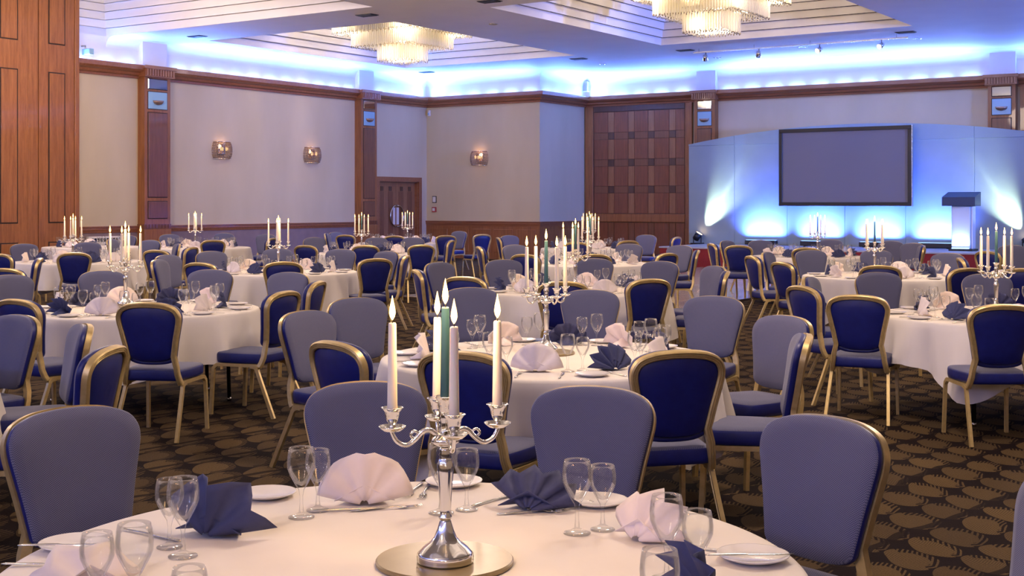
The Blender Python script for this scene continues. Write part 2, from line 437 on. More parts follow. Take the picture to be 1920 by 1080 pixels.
# ================================================================== SETTING
mb = MB(); mb.box(-0.3, XR, YN, Y1 + 0.3, -0.12, 0.0); struct(mb, 'floor', M['carpet'])
ZW = 4.45                                   # wallpaper ends behind the cornice
DY0, DY1, DZ = -2.20, -0.42, 2.20           # double doorway in the left wall
mb = MB()
mb.box(-0.25, 0, YN, DY0, 0, ZW); mb.box(-0.25, 0, DY1, 0.25, 0, ZW); mb.box(-0.25, 0, DY0, DY1, DZ, ZW)
struct(mb, 'wall_left', M['wall'])
mb = MB(); mb.box(-0.25, 0, YN, 0.25, ZW, 6.95); struct(mb, 'wall_left_frieze', M['white'])
mb = MB(); mb.box(-0.25, X1, 0, 0.25, 0, ZW); struct(mb, 'wall_far', M['wall'])
mb = MB(); mb.box(-0.25, X1, 0, 0.25, ZW, 5.4); struct(mb, 'wall_far_frieze', M['white'])
mb = MB(); mb.box(X1 - 0.25, X1, 0.25, Y1 + 0.25, 0, ZW); struct(mb, 'wall_return', M['wall'])
mb = MB(); mb.box(X1 - 0.25, X1, 0.25, Y1 + 0.25, ZW, 5.4); struct(mb, 'wall_return_frieze', M['white'])
mb = MB(); mb.box(X1, XR, Y1, Y1 + 0.25, 0, ZW); struct(mb, 'wall_stage', M['wall'])
mb = MB(); mb.box(X1, XR, Y1, Y1 + 0.25, ZW, 5.4); struct(mb, 'wall_stage_frieze', M['white'])
mb = MB(); mb.box(XR, XR + 0.25, YN, Y1 + 0.25, 0, 6.95); struct(mb, 'wall_right', M['wall'])
mb = MB(); mb.box(-0.25, XR + 0.25, YN - 0.25, YN, 0, 6.95); struct(mb, 'wall_near', M['wall'])
# ceiling with openings for the coffers
xs = sorted({-0.3, XR} | {c[0] for c in COFFERS} | {c[1] for c in COFFERS}); ys = sorted({YN, Y1 + 0.3} | {c[2] for c in COFFERS} | {c[3] for c in COFFERS})
mb = MB()
for i in range(len(xs) - 1):
    for j in range(len(ys) - 1):
        cx, cy = (xs[i] + xs[i + 1]) / 2, (ys[j] + ys[j + 1]) / 2
        if not any(c[0] < cx < c[1] and c[2] < cy < c[3] for c in COFFERS):
            mb.add([(xs[i], ys[j], ZC), (xs[i + 1], ys[j], ZC), (xs[i + 1], ys[j + 1], ZC), (xs[i], ys[j + 1], ZC)], [(3, 2, 1, 0)])
me = mb.mesh('ceiling', M['white'], fix=False); bm = bmesh.new(); bm.from_mesh(me); bmesh.ops.remove_doubles(bm, verts=bm.verts, dist=1e-4); bm.to_mesh(me); bm.free()
o = obj('ceiling', me, None, ROOM); o['kind'] = 'structure'
NS, SH, SR = 8, 0.165, 0.075
for ci, (x0, x1, y0, y1) in enumerate(COFFERS):
    root = bpy.data.objects.new('ceiling_coffer', None); COL.objects.link(root); root.matrix_world = ROOM; root['kind'] = 'structure'
    vis = ci < 4
    n = NS if vis else 2
    for k in range(n):
        h = SH if vis else 0.66
        a, b, z0, z1 = SR * k, SR * (k + 1), ZC + h * k, ZC + h * (k + 1)
        R = lambda q, z: [(x0 + q, y0 + q, z), (x1 - q, y0 + q, z), (x1 - q, y1 - q, z), (x0 + q, y1 - q, z)]
        mb = MB(); mb.loops([R(a, z0), R(a, z1), R(b, z1 - 0.012)], smooth=False)
        obj('step', mb.mesh('step', M['white'], fix=False), root, Matrix.Identity(4))
    q, z = SR * n, ZC + (SH if vis else 0.66) * n - 0.012
    mb = MB(); mb.add([(x0 + q, y0 + q, z), (x1 - q, y0 + q, z), (x1 - q, y1 - q, z), (x0 + q, y1 - q, z)], [(3, 2, 1, 0)])
    obj('top_panel', mb.mesh('top_panel', M['white'], fix=False), root, Matrix.Identity(4))
# cove between the frieze and the ceiling
def coveprof(): return [(0, 5.0)] + [(0.24 - 0.24 * math.cos(t), 5.0 + 0.24 * math.sin(t)) for t in [math.pi / 2 * k / 6 for k in range(1, 7)]] + [(0, ZC)]
CV = coveprof()
for nm, a, b in (('trim_8', lambda p, z: (p, -11.47, z), lambda p, z: (p, 0, z)), ('trim_9', lambda p, z: (0, -p, z), lambda p, z: (X1 + p, -p, z)), ('trim_10', lambda p, z: (X1 + p, -p, z), lambda p, z: (X1 + p, Y1, z)), ('trim_11', lambda p, z: (X1, Y1 - p, z), lambda p, z: (XR, Y1 - p, z))):
    mb = MB(); mb.loops([[a(p, z) for p, z in CV], [b(p, z) for p, z in CV]], True, True); struct(mb, nm, M['white'], sharp=50)
# cornice with a trough for the LED strip
CP = [(0, 4.38), (0.05, 4.38), (0.06, 4.43), (0.12, 4.45), (0.14, 4.50), (0.22, 4.53), (0.26, 4.57), (0.26, ZK + 0.05), (0.235, ZK + 0.05), (0.235, ZK), (0, ZK)]
mb = MB(); mb.loops([[(p, YN, z) for p, z in CP], [(p, 0, z) for p, z in CP]], True, True, smooth=False); struct(mb, 'trim_1', M['wood_x'])
mb = MB(); mb.loops([[(0, -p, z) for p, z in CP], [(X1 + p, -p, z) for p, z in CP]], True, True, smooth=False); struct(mb, 'trim_2', M['wood_x'])
mb = MB(); mb.loops([[(X1 + p, -p, z) for p, z in CP], [(X1 + p, Y1, z) for p, z in CP]], True, True, smooth=False); struct(mb, 'trim_3', M['wood_x'])
mb = MB(); mb.loops([[(X1, Y1 - p, z) for p, z in CP], [(XR, Y1 - p, z) for p, z in CP]], True, True, smooth=False); struct(mb, 'trim_4', M['wood_x'])
# dado: lower wallpaper, rail, baseboard
RP = [(0, 0.93), (0.025, 0.93), (0.03, 0.96), (0.045, 1.0), (0.045, 1.045), (0.06, 1.05), (0.06, 1.075), (0, 1.075)]
mb = MB(); mb.loops([[(p, YN, z) for p, z in RP], [(p, DY0 - 0.12, z) for p, z in RP]], True, True, smooth=False); struct(mb, 'trim_5', M['wood_x'])
mb = MB(); mb.box(0, 0.012, YN, DY0 - 0.12, 0.14, 0.93); struct(mb, 'wall_left_dado', M['dado'])
mb = MB(); mb.box(0, 0.03, YN, DY0 - 0.12, 0, 0.14); struct(mb, 'baseboard_left', M['wood_x'])
mb = MB(); mb.loops([[(0.0, -p, z) for p, z in RP], [(X1 + p, -p, z) for p, z in RP]], True, True, smooth=False); struct(mb, 'trim_6', M['wood_x'])
mb = MB(); mb.loops([[(X1 + p, -p, z) for p, z in RP], [(X1 + p, Y1, z) for p, z in RP]], True, True, smooth=False); struct(mb, 'trim_7', M['wood_x'])
mb = MB(); mb.box(0, X1 + 0.02, -0.02, 0, 0, 0.93); w = struct(mb, 'wall_far_dado', M['wood'])
for k in range(5):
    a = 0.14 + k * 0.76; mb = MB(); mb.box(a, a + 0.64, -0.035, -0.02, 0.2, 0.85, bev=0.008); build(mb, 'panel', M['wood'], w, Matrix.Identity(4))
mb = MB(); mb.box(X1, X1 + 0.02, 0, Y1, 0, 0.93); w = struct(mb, 'wall_return_dado', M['wood'])
for k in range(3):
    a = 0.12 + k * 0.78; mb = MB(); mb.box(X1 + 0.02, X1 + 0.035, a, a + 0.66, 0.2, 0.85, bev=0.007); build(mb, 'panel', M['wood'], w, Matrix.Identity(4))
# ---- double doors in the left wall
fr = MB()
fr.box(-0.02, 0.05, DY0 - 0.13, DY0, 0, DZ + 0.13); fr.box(-0.02, 0.05, DY1, DY1 + 0.13, 0, DZ + 0.13); fr.box(-0.02, 0.05, DY0, DY1, DZ, DZ + 0.13)
fr.box(-0.2, -0.02, DY0, DY0 + 0.02, 0, DZ); fr.box(-0.2, -0.02, DY1 - 0.02, DY1, 0, DZ); fr.box(-0.2, -0.02, DY0 + 0.02, DY1 - 0.02, DZ - 0.02, DZ)
door = struct(fr, 'door_1', M['wood_x'])
ym = (DY0 + DY1) / 2
for s, (a, b) in ((-1, (DY0 + 0.022, ym - 0.004)), (1, (ym + 0.004, DY1 - 0.022))):
    mb = MB(); mb.box(-0.15, -0.10, a, b, 0.01, DZ - 0.022); lf = build(mb, 'leaf', M['wood_light'], door, Matrix.Identity(4))
    c = (a + b) / 2
    mb = MB(); mb.box(-0.1, -0.092, c - 0.30, c - 0.10, 0.15, 1.92); mb.box(-0.1, -0.092, c + 0.10, c + 0.30, 0.15, 1.92); build(mb, 'inlay_panel', M['wood_mid'], lf, Matrix.Identity(4))
    mb = MB(); mb.box(-0.1, -0.09, c - 0.25, c - 0.12, 1.93, 2.06); build(mb, 'square_inlay', M['wood_dark'], lf, Matrix.Identity(4))
    mb = MB(); mb.box(-0.1, -0.09, c + 0.12, c + 0.25, 1.93, 2.06); build(mb, 'square_inlay', M['wood_dark'], lf, Matrix.Identity(4))
    # half ring pull handle, its plate inside the curve
    pts = [(-0.05, ym + s * (0.035 + 0.26 * math.sin(t)), 1.22 - 0.30 * math.cos(t)) for t in [math.pi * k / 16 for k in range(17)]]
    mb = MB(); mb.tube([(-0.1, pts[0][1], pts[0][2])] + pts + [(-0.1, pts[-1][1], pts[-1][2])], 0.018, 8); build(mb, 'handle', M['steel'], lf, Matrix.Identity(4))
    mb = MB(); mb.box(-0.1, -0.094, min(ym + s * 0.03, ym + s * 0.18), max(ym + s * 0.03, ym + s * 0.18), 0.98, 1.46); build(mb, 'push_plate', M['china'], lf, Matrix.Identity(4))
# ---- timber folding partition standing out from the left wall
part = bpy.data.objects.new('partition_left', None); COL.objects.link(part); part.matrix_world = ROOM; part['kind'] = 'structure'
PX = 0.5
mb = MB(); mb.box(0, PX - 0.06, -20.0, -12.60, 0, 6.7); build(mb, 'core', M['wood_dark'], part, Matrix.Identity(4))
mb = MB(); mb.box(PX - 0.06, PX + 0.02, -12.67, -12.56, 0, 6.7, bev=0.01); build(mb, 'end_post', M['wood'], part, Matrix.Identity(4))
y = -12.68
for k in range(5):
    ya, yb = y - 0.86, y
    mb = MB(); mb.box(PX - 0.06, PX, ya, yb, 0.01, 6.7); lf = build(mb, 'leaf', M['wood'], part, Matrix.Identity(4))
    for z0, z1 in ((0.15, 0.79), (1.17, 4.28), (4.85, 6.55)):
        mb = MB(); mb.box(PX, PX + 0.004, ya + 0.225, yb - 0.225, z0, z1); build(mb, 'groove', M['groove'], lf, Matrix.Identity(4))
        mb = MB(); mb.box(PX + 0.001, PX + 0.016, ya + 0.25, yb - 0.25, z0 + 0.025, z1 - 0.025, bev=0.006); build(mb, 'panel', M['wood'], lf, Matrix.Identity(4))
    mb = MB(); mb.box(PX - 0.06, PX - 0.008, ya - 0.25, ya - 0.008, 0.01, 6.7, bev=0.006); build(mb, 'stile', M['wood'], part, Matrix.Identity(4))
    y = ya - 0.26
# ---- pilasters
def pilaster(mw, w):
    r = bpy.data.objects.new('pilaster', None); COL.objects.link(r); r.matrix_world = mw; r['kind'] = 'structure'
    h, p, I = w / 2, 0.23, Matrix.Identity(4)
    mb = MB(); mb.box(-h, h, -p, 0, 1.0, 4.42); build(mb, 'shaft', M['wood'], r, I)
    mb = MB(); mb.box(-h - 0.02, h + 0.02, -p - 0.02, 0, 0, 1.0, bev=0.012); build(mb, 'pedestal', M['wood'], r, I)
    n = 8; mb = MB()
    mb.box(-h - 0.015, h + 0.015, -p - 0.012, 0, 1.0, 1.11)
    for k in range(n):
        a = -h + (k + 0.2) * w / n; mb.box(a, a + 0.6 * w / n, -p - 0.03, -p - 0.012, 1.02, 1.10)
    build(mb, 'base_moulding', M['wood_mid'], r, I)
    mb = MB(); mb.box(-h - 0.05, h + 0.05, -p - 0.09, 0, 4.42, 4.60); mb.box(-h - 0.09, h + 0.09, -p - 0.13, 0, 4.60, 4.67)
    build(mb, 'capital', M['wood_x'], r, I)
    n = 11; mb = MB()
    for k in range(n):
        a = -h - 0.04 + (k + 0.15) * (w + 0.08) / n; mb.box(a, a + 0.7 * (w + 0.08) / n, -p - 0.115, -p - 0.09, 4.45, 4.59)
    build(mb, 'fluting', M['wood_x'], r, I)
    mb = MB(); mb.box(-h + 0.02, h - 0.02, -0.14, 0, 4.67, ZC); build(mb, 'frieze_block', M['white'], r, I)
    q = h - 0.10
    def framed(z0, z1, m, nm, d=0.02):
        mb = MB(); mb.box(-q - 0.015, q + 0.015, -p - 0.004, -p, z0 - 0.015, z1 + 0.015); build(mb, 'groove', M['groove'], r, I)
        mb = MB(); mb.box(-q, q, -p - d, -p - 0.001, z0, z1, bev=0.006); return build(mb, nm, m, r, I)
    framed(4.16, 4.38, M['mirror'], 'mirror_pane', 0.012)
    fg = framed(3.71, 4.09, M['frost'], 'glass_pane', 0.012)
    mb = MB(); pr = [(0.02, 3.80), (0.09, 3.815), (0.13, 3.85), (0.145, 3.90), (0.13, 3.90), (0.02, 3.83)]
    rings = [[(rr * math.cos(math.pi + math.pi * k / 12), -p - 0.012 + 0.75 * rr * math.sin(math.pi + math.pi * k / 12), z) for k in range(13)] for rr, z in pr]
    mb.loops(rings, closed=False); build(mb, 'lamp_bowl', M['bead'], fg, I)
    framed(1.72, 3.62, M['wood_mid'], 'inset_panel'); framed(1.24, 1.62, M['wood_mid'], 'inset_panel')
    return r
RL = Matrix.Rotation(math.pi / 2, 4, 'Z')
pilaster(ROOM @ Matrix.Translation((0, -10.23, 0)) @ RL, 0.74)
pilaster(ROOM @ Matrix.Translation((0, -2.87, 0)) @ RL, 0.66)
a, b = wf(1302, Y1 - 0.23), wf(1340, Y1 - 0.23); pilaster(ROOM @ Matrix.Translation(((a + b) / 2, Y1, 0)), b - a)
a, b = wf(1852, Y1 - 0.23), wf(1904, Y1 - 0.23); pilaster(ROOM @ Matrix.Translation(((a + b) / 2, Y1, 0)), b - a)
# ---- chequered timber wall
I4 = Matrix.Identity(4)
mb = MB(); mb.box(X1 + 0.02, wf(1300, Y1), Y1 - 0.05, Y1, 0, 4.40)
cw = struct(mb, 'wall_chequered', M['wood_dark'])
mb = MB(); mb.box(X1 + 0.03, X1 + 0.30, Y1 - 0.09, Y1 - 0.05, 0, 4.38, bev=0.008); build(mb, 'side_stile', M['wood'], cw, I4)
xb0 = wf(1287, Y1); mb = MB(); mb.box(xb0, wf(1300, Y1), Y1 - 0.09, Y1 - 0.05, 0, 4.38, bev=0.008); build(mb, 'side_stile', M['wood'], cw, I4)
mb = MB(); mb.box(X1 + 0.31, xb0 - 0.01, Y1 - 0.08, Y1 - 0.05, 4.22, 4.38, bev=0.008); build(mb, 'top_rail', M['wood_dark'], cw, I4)
mb = MB(); mb.box(X1 + 0.31, xb0 - 0.01, Y1 - 0.09, Y1 - 0.05, 1.05, 1.28, bev=0.01); build(mb, 'dado_rail', M['wood'], cw, I4)
cols, sq = [wf(p, Y1) for p in (1147.7, 1185.7, 1223.0, 1262.7)], 0.20
per = (cols[3] - cols[0]) / 3
xe = [X1 + 0.32]
for c in cols: xe += [c - sq / 2, c + sq / 2]
xe.append(xb0 - 0.02)
rows = [3.52, 2.745, 1.975]; ze = [1.29]
for z in reversed(rows): ze += [z - sq / 2, z + sq / 2]
ze.append(4.21)
for i in range(len(xe) - 1):
    for j in range(len(ze) - 1):
        nx, nz = i % 2 == 1, j % 2 == 1
        m = M['wood_dark'] if nx and nz else M['wood_light'] if nx else M['wood_mid'] if nz else M['wood_red']
        d = 0.022 if (nx and nz) else 0.012 if (nx or nz) else 0.017
        mb = MB(); mb.box(xe[i] + 0.004, xe[i + 1] - 0.004, Y1 - 0.05 - d, Y1 - 0.05, ze[j] + 0.004, ze[j + 1] - 0.004, bev=0.004)
        build(mb, 'square_inlay' if nx and nz else 'veneer_panel', m, cw, I4)
for i in range(len(xe) - 1):
    nx = i % 2 == 1
    mb = MB(); mb.box(xe[i] + 0.006, xe[i + 1] - 0.006, Y1 - 0.066, Y1 - 0.05, 0.15, 1.03, bev=0.005); build(mb, 'lower_panel', M['wood_mid' if nx else 'wood_red'], cw, I4)
mb = MB(); mb.box(wf(1904, Y1) + 0.12, XR, Y1 - 0.05, Y1, 0, 4.40); struct(mb, 'wall_stage_panelling', M['wood'])
# ---- stage and dance floor
SX0, SX1, SY0 = 8.22, 22.0, -1.10
mb = MB(); mb.box(SX0, SX1, SY0, Y1 - 0.24, 0.0, 0.46); st = struct(mb, 'stage', M['red']); st['kind'] = 'structure'
mb = MB(); mb.box(SX0 - 0.02, SX1, SY0 - 0.02, Y1 - 0.24, 0.46, 0.50, bev=0.008); build(mb, 'deck', M['stage_top'], st, I4)
fl = MB(); fl.box(9.4, 14.6, -13.1, -1.2, 0.0, 0.012); df = struct(fl, 'floor_dance', M['groove'])
tile = MB(); tile.box(0.005, 0.642, 0.005, 0.843, 0.012, 0.024, bev=0.003); tm = tile.mesh('parquet_panel', M['parquet'])
for i in range(8):
    for j in range(14): obj('parquet_panel', tm, df, Matrix.Translation((9.42 + i * 0.645, -13.08 + j * 0.847, 0)))
# ---- curved-top stage set of five bays
BX0, BX1, BY = 7.78, 16.95, Y1 - 1.05
ZS = 3.12
bd = bpy.data.objects.new('stage_backdrop', None); COL.objects.link(bd); bd.matrix_world = ROOM
tag(bd, 'pale arched stage set of upright panels washed with blue light behind the screen', 'stage set')
edges = [BX0, wf(1377, BY), wf(1476, BY), wf(1584, BY), wf(1698, BY), wf(1827, BY), BX1]
for a, b in zip(edges[:-1], edges[1:]):
    mb = MB(); mb.box(a + 0.003, b - 0.003, BY, BY + 0.08, 0.50, ZS, bev=0.004); build(mb, 'panel', M['set'], bd, I4)
    xsn = [a + 0.003 + (b - a - 0.006) * k / 8 for k in range(9)]
    top = [(x, 3.56 - 0.40 * ((x - 12.36) / 4.58) ** 2) for x in xsn]
    mb = MB(); mb.prism([(xsn[0], ZS + 0.004)] + [(xsn[-1], ZS + 0.004)] + top[::-1], BY - 0.015, BY + 0.08, axis='y'); build(mb, 'header_panel', M['set'], bd, I4)
# ================================================================== CHANDELIERS, CEILING FITTINGS
def chandelier(mw, label):
    r = thing('chandelier', label, 'chandelier', mw, 'chandeliers in the ceiling coffers')
    rnd = random.Random(3)
    mb = MB(); mb.box(-1.25, 1.25, -1.25, 1.25, 6.04, 6.07, bev=0.008); build(mb, 'canopy_plate', M['steel'], r, I4)
    for sx in (-1, 1):
        for sy in (-1, 1):
            mb = MB(); mb.tube([(sx * 0.9, sy * 0.9, 6.06), (sx * 0.9, sy * 0.9, 6.53)], 0.012, 6); build(mb, 'suspension_rod', M['steel'], r, I4)
    for side, z0, z1 in ((2.36, 5.56, 6.04), (1.72, 5.26, 5.78), (0.86, 4.94, 5.42)):
        h = side / 2
        fr = MB()
        prof = [(-0.012, -0.012), (0.012, -0.012), (0.012, 0.012), (-0.012, 0.012)]
        for q in (h, h - 0.16):
            fr.box(-q, q, -q - 0.012, -q + 0.012, z1 - 0.02, z1); fr.box(-q, q, q - 0.012, q + 0.012, z1 - 0.02, z1)
            fr.box(-q - 0.012, -q + 0.012, -q, q, z1 - 0.02, z1); fr.box(q - 0.012, q + 0.012, -q, q, z1 - 0.02, z1)
        build(fr, 'tier_frame', M['steel'], r, I4)
        rods, tips = MB(), MB()
        for q, dz in ((h, 0.0), (h - 0.08, 0.03), (h - 0.16, 0.0)):
            n = int(2 * q / 0.058)
            for k in range(n):
                t = -q + 2 * q * (k + 0.5) / n
                for x, y in ((t, -q), (q, t), (-t, q), (-q, -t)):
                    zz = z0 + dz + rnd.uniform(-0.012, 0.012); e = 0.011
                    rods.box(x - e, x + e, y - e, y + e, zz, z1 - 0.02)
                    if q == h or k % 2 == 0:
                        e = 0.016; tips.add([(x + e, y, zz - 0.02), (x, y + e, zz - 0.02), (x - e, y, zz - 0.02), (x, y - e, zz - 0.02), (x, y, zz + 0.005), (x, y, zz - 0.05)],
                                 [(0, 1, 4), (1, 2, 4), (2, 3, 4), (3, 0, 4), (1, 0, 5), (2, 1, 5), (3, 2, 5), (0, 3, 5)])
        build(rods, 'crystal_rods', M['crystal'], r, I4, kind='stuff'); build(tips, 'crystal_drops', M['drop'], r, I4, kind='stuff')
    return r
def cc(i): x0, x1, y0, y1 = COFFERS[i]; return ((x0 + x1) / 2, (y0 + y1) / 2)
ch = chandelier(RM(cc(0)[0] + 0.05, cc(0)[1], 0), 'square tiered crystal chandelier in the coffer nearest the double doors')
copy_tree(ch, RM(cc(1)[0], cc(1)[1], 0), 'square tiered crystal chandelier in the coffer before the stage')
copy_tree(ch, RM(cc(2)[0], cc(2)[1], 0), 'square tiered crystal chandelier cut off at the top right corner of the picture')
# track of four spotlights over the dance floor
ta, tb = wf(1305, -2.1), 14.75
tk = thing('track_light', 'chrome ceiling track with four spotlights above the stage front', 'track light', RM(0, -2.15, 0))
mb = MB(); mb.box(9.66, tb, -0.018, 0.018, ZC - 0.10, ZC - 0.07); build(mb, 'rail', M['steel'], tk, I4)
for x in (9.8, 11.2, 12.55, 14.5):
    mb = MB(); mb.tube([(x, 0, ZC), (x, 0, ZC - 0.07)], 0.008, 6); build(mb, 'hanger', M['steel'], tk, I4)
for x, lit in ((9.98, 0), (11.32, 0), (12.77, 1), (14.17, 1)):
    mb = MB(); mb.tube([(x, 0, ZC - 0.1), (x, 0, ZC - 0.16), (x, -0.02, ZC - 0.18)], 0.012, 8)
    sh = build(mb, 'spot_arm', M['steel'], tk, I4)
    q = Matrix.Translation((x, -0.03, ZC - 0.22)) @ Matrix.Rotation(math.radians(-58 if lit else 52), 4, 'X') @ Matrix.Rotation(math.radians(20), 4, 'Y')
    mb = MB(); mb.lathe([(0.03, 0.07), (0.055, 0.05), (0.06, 0.0), (0.066, -0.07), (0.058, -0.07)], 14); hd = build(mb, 'spot_head', M['silver'], tk, q)
    mb = MB(); mb.lathe([(0.004, -0.074), (0.055, -0.072)], 14); build(mb, 'lens', M['lens_lit'] if lit else M['frost'], hd, I4)
for i, (px, py) in enumerate([(688, 28), (918, 2), (1085, 110), (370, 68), (1698, 60), (1285, 94), (800, 135)]):
    d = (H - ZC) * F / (py - HZ); p = ROOMI @ Vector(((px - 960) / F * d, d, 0))
    v = thing('ceiling_vent', ['dark ceiling vent between the two rows of coffers', 'dark ceiling vent at the top edge above the middle of the hall', 'dark ceiling vent at the corner of the first coffer',
               'dark ceiling vent beside the wall with the tall pilaster', 'dark ceiling vent by the end of the spotlight track', 'dark ceiling vent by the start of the spotlight track', 'dark ceiling vent over the double doors'][i], 'vent', ROOM @ Matrix.Translation((p.x, p.y, ZC)), 'ceiling vents')
    mb = MB(); mb.box(-0.20, 0.20, -0.12, 0.12, -0.012, 0); build(mb, 'frame', M['black_metal'], v, I4)
    for k in range(5):
        mb = MB(); mb.box(-0.18, 0.18, -0.10 + k * 0.045, -0.08 + k * 0.045, -0.022, -0.012); build(mb, 'slat', M['black'], v, I4)
for i, (px, py) in enumerate([(1130, 120), (1505, 88), (1720, 72), (925, 45), (1345, 108)]):
    d = (H - ZC) * F / (py - HZ); p = ROOMI @ Vector(((px - 960) / F * d, d, 0))
    v = thing('downlight', ['small white downlight nearest the return wall', 'small white downlight beyond the middle of the spotlight track', 'small white downlight beyond the far end of the spotlight track',
               'small white downlight on the strip between the coffers', 'small white downlight by the near end of the spotlight track'][i], 'downlight', ROOM @ Matrix.Translation((p.x, p.y, ZC)), 'ceiling downlights')
    mb = MB(); mb.lathe([(0.05, -0.004), (0.085, -0.012), (0.10, -0.006), (0.10, 0.0)], 18, cap0=False, cap1=False); build(mb, 'trim_ring', M['steel'], v, I4)
    mb = MB(); mb.lathe([(0.003, -0.003), (0.052, -0.004)], 18); build(mb, 'diffuser', M['china'], v, I4)
# ================================================================== WALL FITTINGS
def sconce(mw, label):
    mw = mw @ Matrix.Scale(1.2, 4)
    r = thing('wall_sconce', label, 'wall lamp', mw, 'crystal wall lamps')
    mb = MB(); mb.box(-0.10, 0.10, -0.03, 0, -0.08, 0.12, bev=0.006); build(mb, 'back_plate', M['silver'], r, I4)
    sh = MB(); nr, nc = 10, 20
    for i in range(nr):
        for j in range(nc):
            z = -0.16 + 0.33 * (i + 0.5) / nr; a = math.pi + math.pi * (j + 0.5) / nc
            rr = 0.155 + 0.09 * math.sqrt(max(0, 1 - (z / 0.19) ** 2)); c = (rr * math.cos(a), 0.8 * rr * math.sin(a), z)
            tx, ty = -math.sin(a), 0.8 * math.cos(a); w, hh = 0.040, 0.0185; nx, ny = math.cos(a), math.sin(a)
            pts = [(c[0] - tx * w * .5, c[1] - ty * w * .5, z), (c[0], c[1], z - hh), (c[0] + tx * w * .5, c[1] + ty * w * .5, z), (c[0], c[1], z + hh), (c[0] + nx * .012, c[1] + ny * .012, z), (c[0] - nx * .008, c[1] - ny * .008, z)]
            sh.add(pts, [(0, 1, 4), (1, 2, 4), (2, 3, 4), (3, 0, 4), (1, 0, 5), (2, 1, 5), (3, 2, 5), (0, 3, 5)])
    build(sh, 'bead_shade', M['bead'], r, I4, kind='stuff')
    for z in (-0.17, 0.17):
        fr = MB(); rr = 0.155 + 0.09 * math.sqrt(max(0, 1 - (z / 0.19) ** 2))
        fr.tube([(rr * math.cos(math.pi + math.pi * k / 16), 0.8 * rr * math.sin(math.pi + math.pi * k / 16), z) for k in range(17)], 0.008, 6); build(fr, 'shade_ring', M['silver'], r, I4)
    for s in (-0.07, 0.07):
        mb = MB(); mb.sphere((s, -0.09, 0.03), 0.028, 10, 6, 0, 1.5); build(mb, 'bulb', M['sconce_glow'], r, I4)
    return r
sl = wl(414); s0 = sconce(ROOM @ Matrix.Translation((0, sl, zrow(282, 0, sl))) @ RL, 'glowing barrel-shaped crystal wall lamp nearest the tall pilaster')
s2 = wl(583); copy_tree(s0, ROOM @ Matrix.Translation((0, s2, zrow(291, 0, s2))) @ RL @ Matrix.Scale(1.2, 4), 'barrel-shaped crystal wall lamp on the long wall, nearer the doors')
s3 = wf(900); copy_tree(s0, ROOM @ Matrix.Translation((s3, 0, zrow(297, s3, 0))) @ Matrix.Scale(1.2, 4), 'glowing barrel-shaped crystal wall lamp on the short wall beyond the doors')
point('sconce_and_fill_lamp', (0.12, sl, zrow(282, 0, sl) + 0.1), 2, (1, 0.55, 0.28), 0.05); point('sconce_and_fill_lamp', (0.12, s2, zrow(291, 0, s2) + 0.1), 1.5, (1, 0.55, 0.28), 0.05); point('sconce_and_fill_lamp', (s3, -0.12, zrow(297, s3, 0) + 0.1), 3, (1, 0.55, 0.28), 0.05)
xs_ = wf(815)
n = thing('wall_notice', 'small framed notice on the short wall above the red call point', 'sign', RM(xs_, 0, zrow(374, xs_, 0)))
mb = MB(); mb.box(-0.075, 0.075, -0.02, 0, -0.10, 0.10, bev=0.004); build(mb, 'frame', M['black_metal'], n, I4)
mb = MB(); mb.box(-0.055, 0.055, -0.024, -0.018, -0.08, 0.08); build(mb, 'sheet', M['china'], n, I4)
n = thing('call_point', 'small red fire call point on the short wall', 'alarm', RM(xs_, 0, zrow(393, xs_, 0)))
mb = MB(); mb.box(-0.075, 0.075, -0.05, 0, -0.075, 0.075, bev=0.01); build(mb, 'body', mat('alarm_red', (0.35, 0.03, 0.02), 0.4), n, I4)
mb = MB(); mb.box(-0.045, 0.045, -0.055, -0.045, -0.04, 0.045); build(mb, 'break_glass', M['china'], n, I4)
n = thing('security_camera', 'small grey camera on a bracket above the timber partition end', 'camera', RM(0.002, wl(153), 4.86))
mb = MB(); mb.tube([(0, 0, 0.1), (0.12, 0, 0.1), (0.14, 0, 0.02)], 0.018, 8); build(mb, 'bracket', M['steel'], n, I4)
mb = MB(); mb.box(0.08, 0.34, -0.06, 0.06, -0.10, 0.03, bev=0.012); build(mb, 'housing', M['frost'], n, I4)
n = thing('wall_speaker', 'small white loudspeaker on the frieze near the chequered timber wall', 'speaker', RM(wf(1095, Y1) + 0.12, Y1, 4.98))
mb = MB(); mb.box(-0.10, 0.10, -0.16, 0, -0.16, 0.16, bev=0.02); build(mb, 'cabinet', M['china'], n, I4)
mb = MB(); mb.box(-0.075, 0.075, -0.168, -0.158, -0.13, 0.13, bev=0.004); build(mb, 'speaker_grille', M['steel'], n, I4)
n = thing('motion_sensor', 'small white sensor high in the corner by the doors', 'sensor', RM(0.12, 0, 4.22))
mb = MB(); mb.box(-0.04, 0.04, -0.07, 0, -0.09, 0.09, bev=0.015); build(mb, 'housing', M['china'], n, I4)
mb = MB(); mb.sphere((0, -0.07, -0.02), 0.03, 10, 6); build(mb, 'lens', M['frost'], n, I4)
yr = wl(195, 0.1); n = thing('radiator', 'low white radiator under the dado beside the timber partition', 'radiator', ROOM @ Matrix.Translation((0.03, yr, 0)) @ RL)
mb = MB(); mb.box(-0.42, 0.42, -0.10, 0, 0.28, 0.86, bev=0.012); build(mb, 'casing', M['china'], n, I4)
for k in range(9):
    mb = MB(); mb.box(-0.36 + k * 0.082, -0.30 + k * 0.082, -0.104, -0.098, 0.74, 0.82); build(mb, 'grille_slot', M['black'], n, I4)
for s in (-0.3, 0.3):
    mb = MB(); mb.box(s - 0.02, s + 0.02, -0.07, -0.02, 0, 0.29); build(mb, 'foot', M['china'], n, I4)
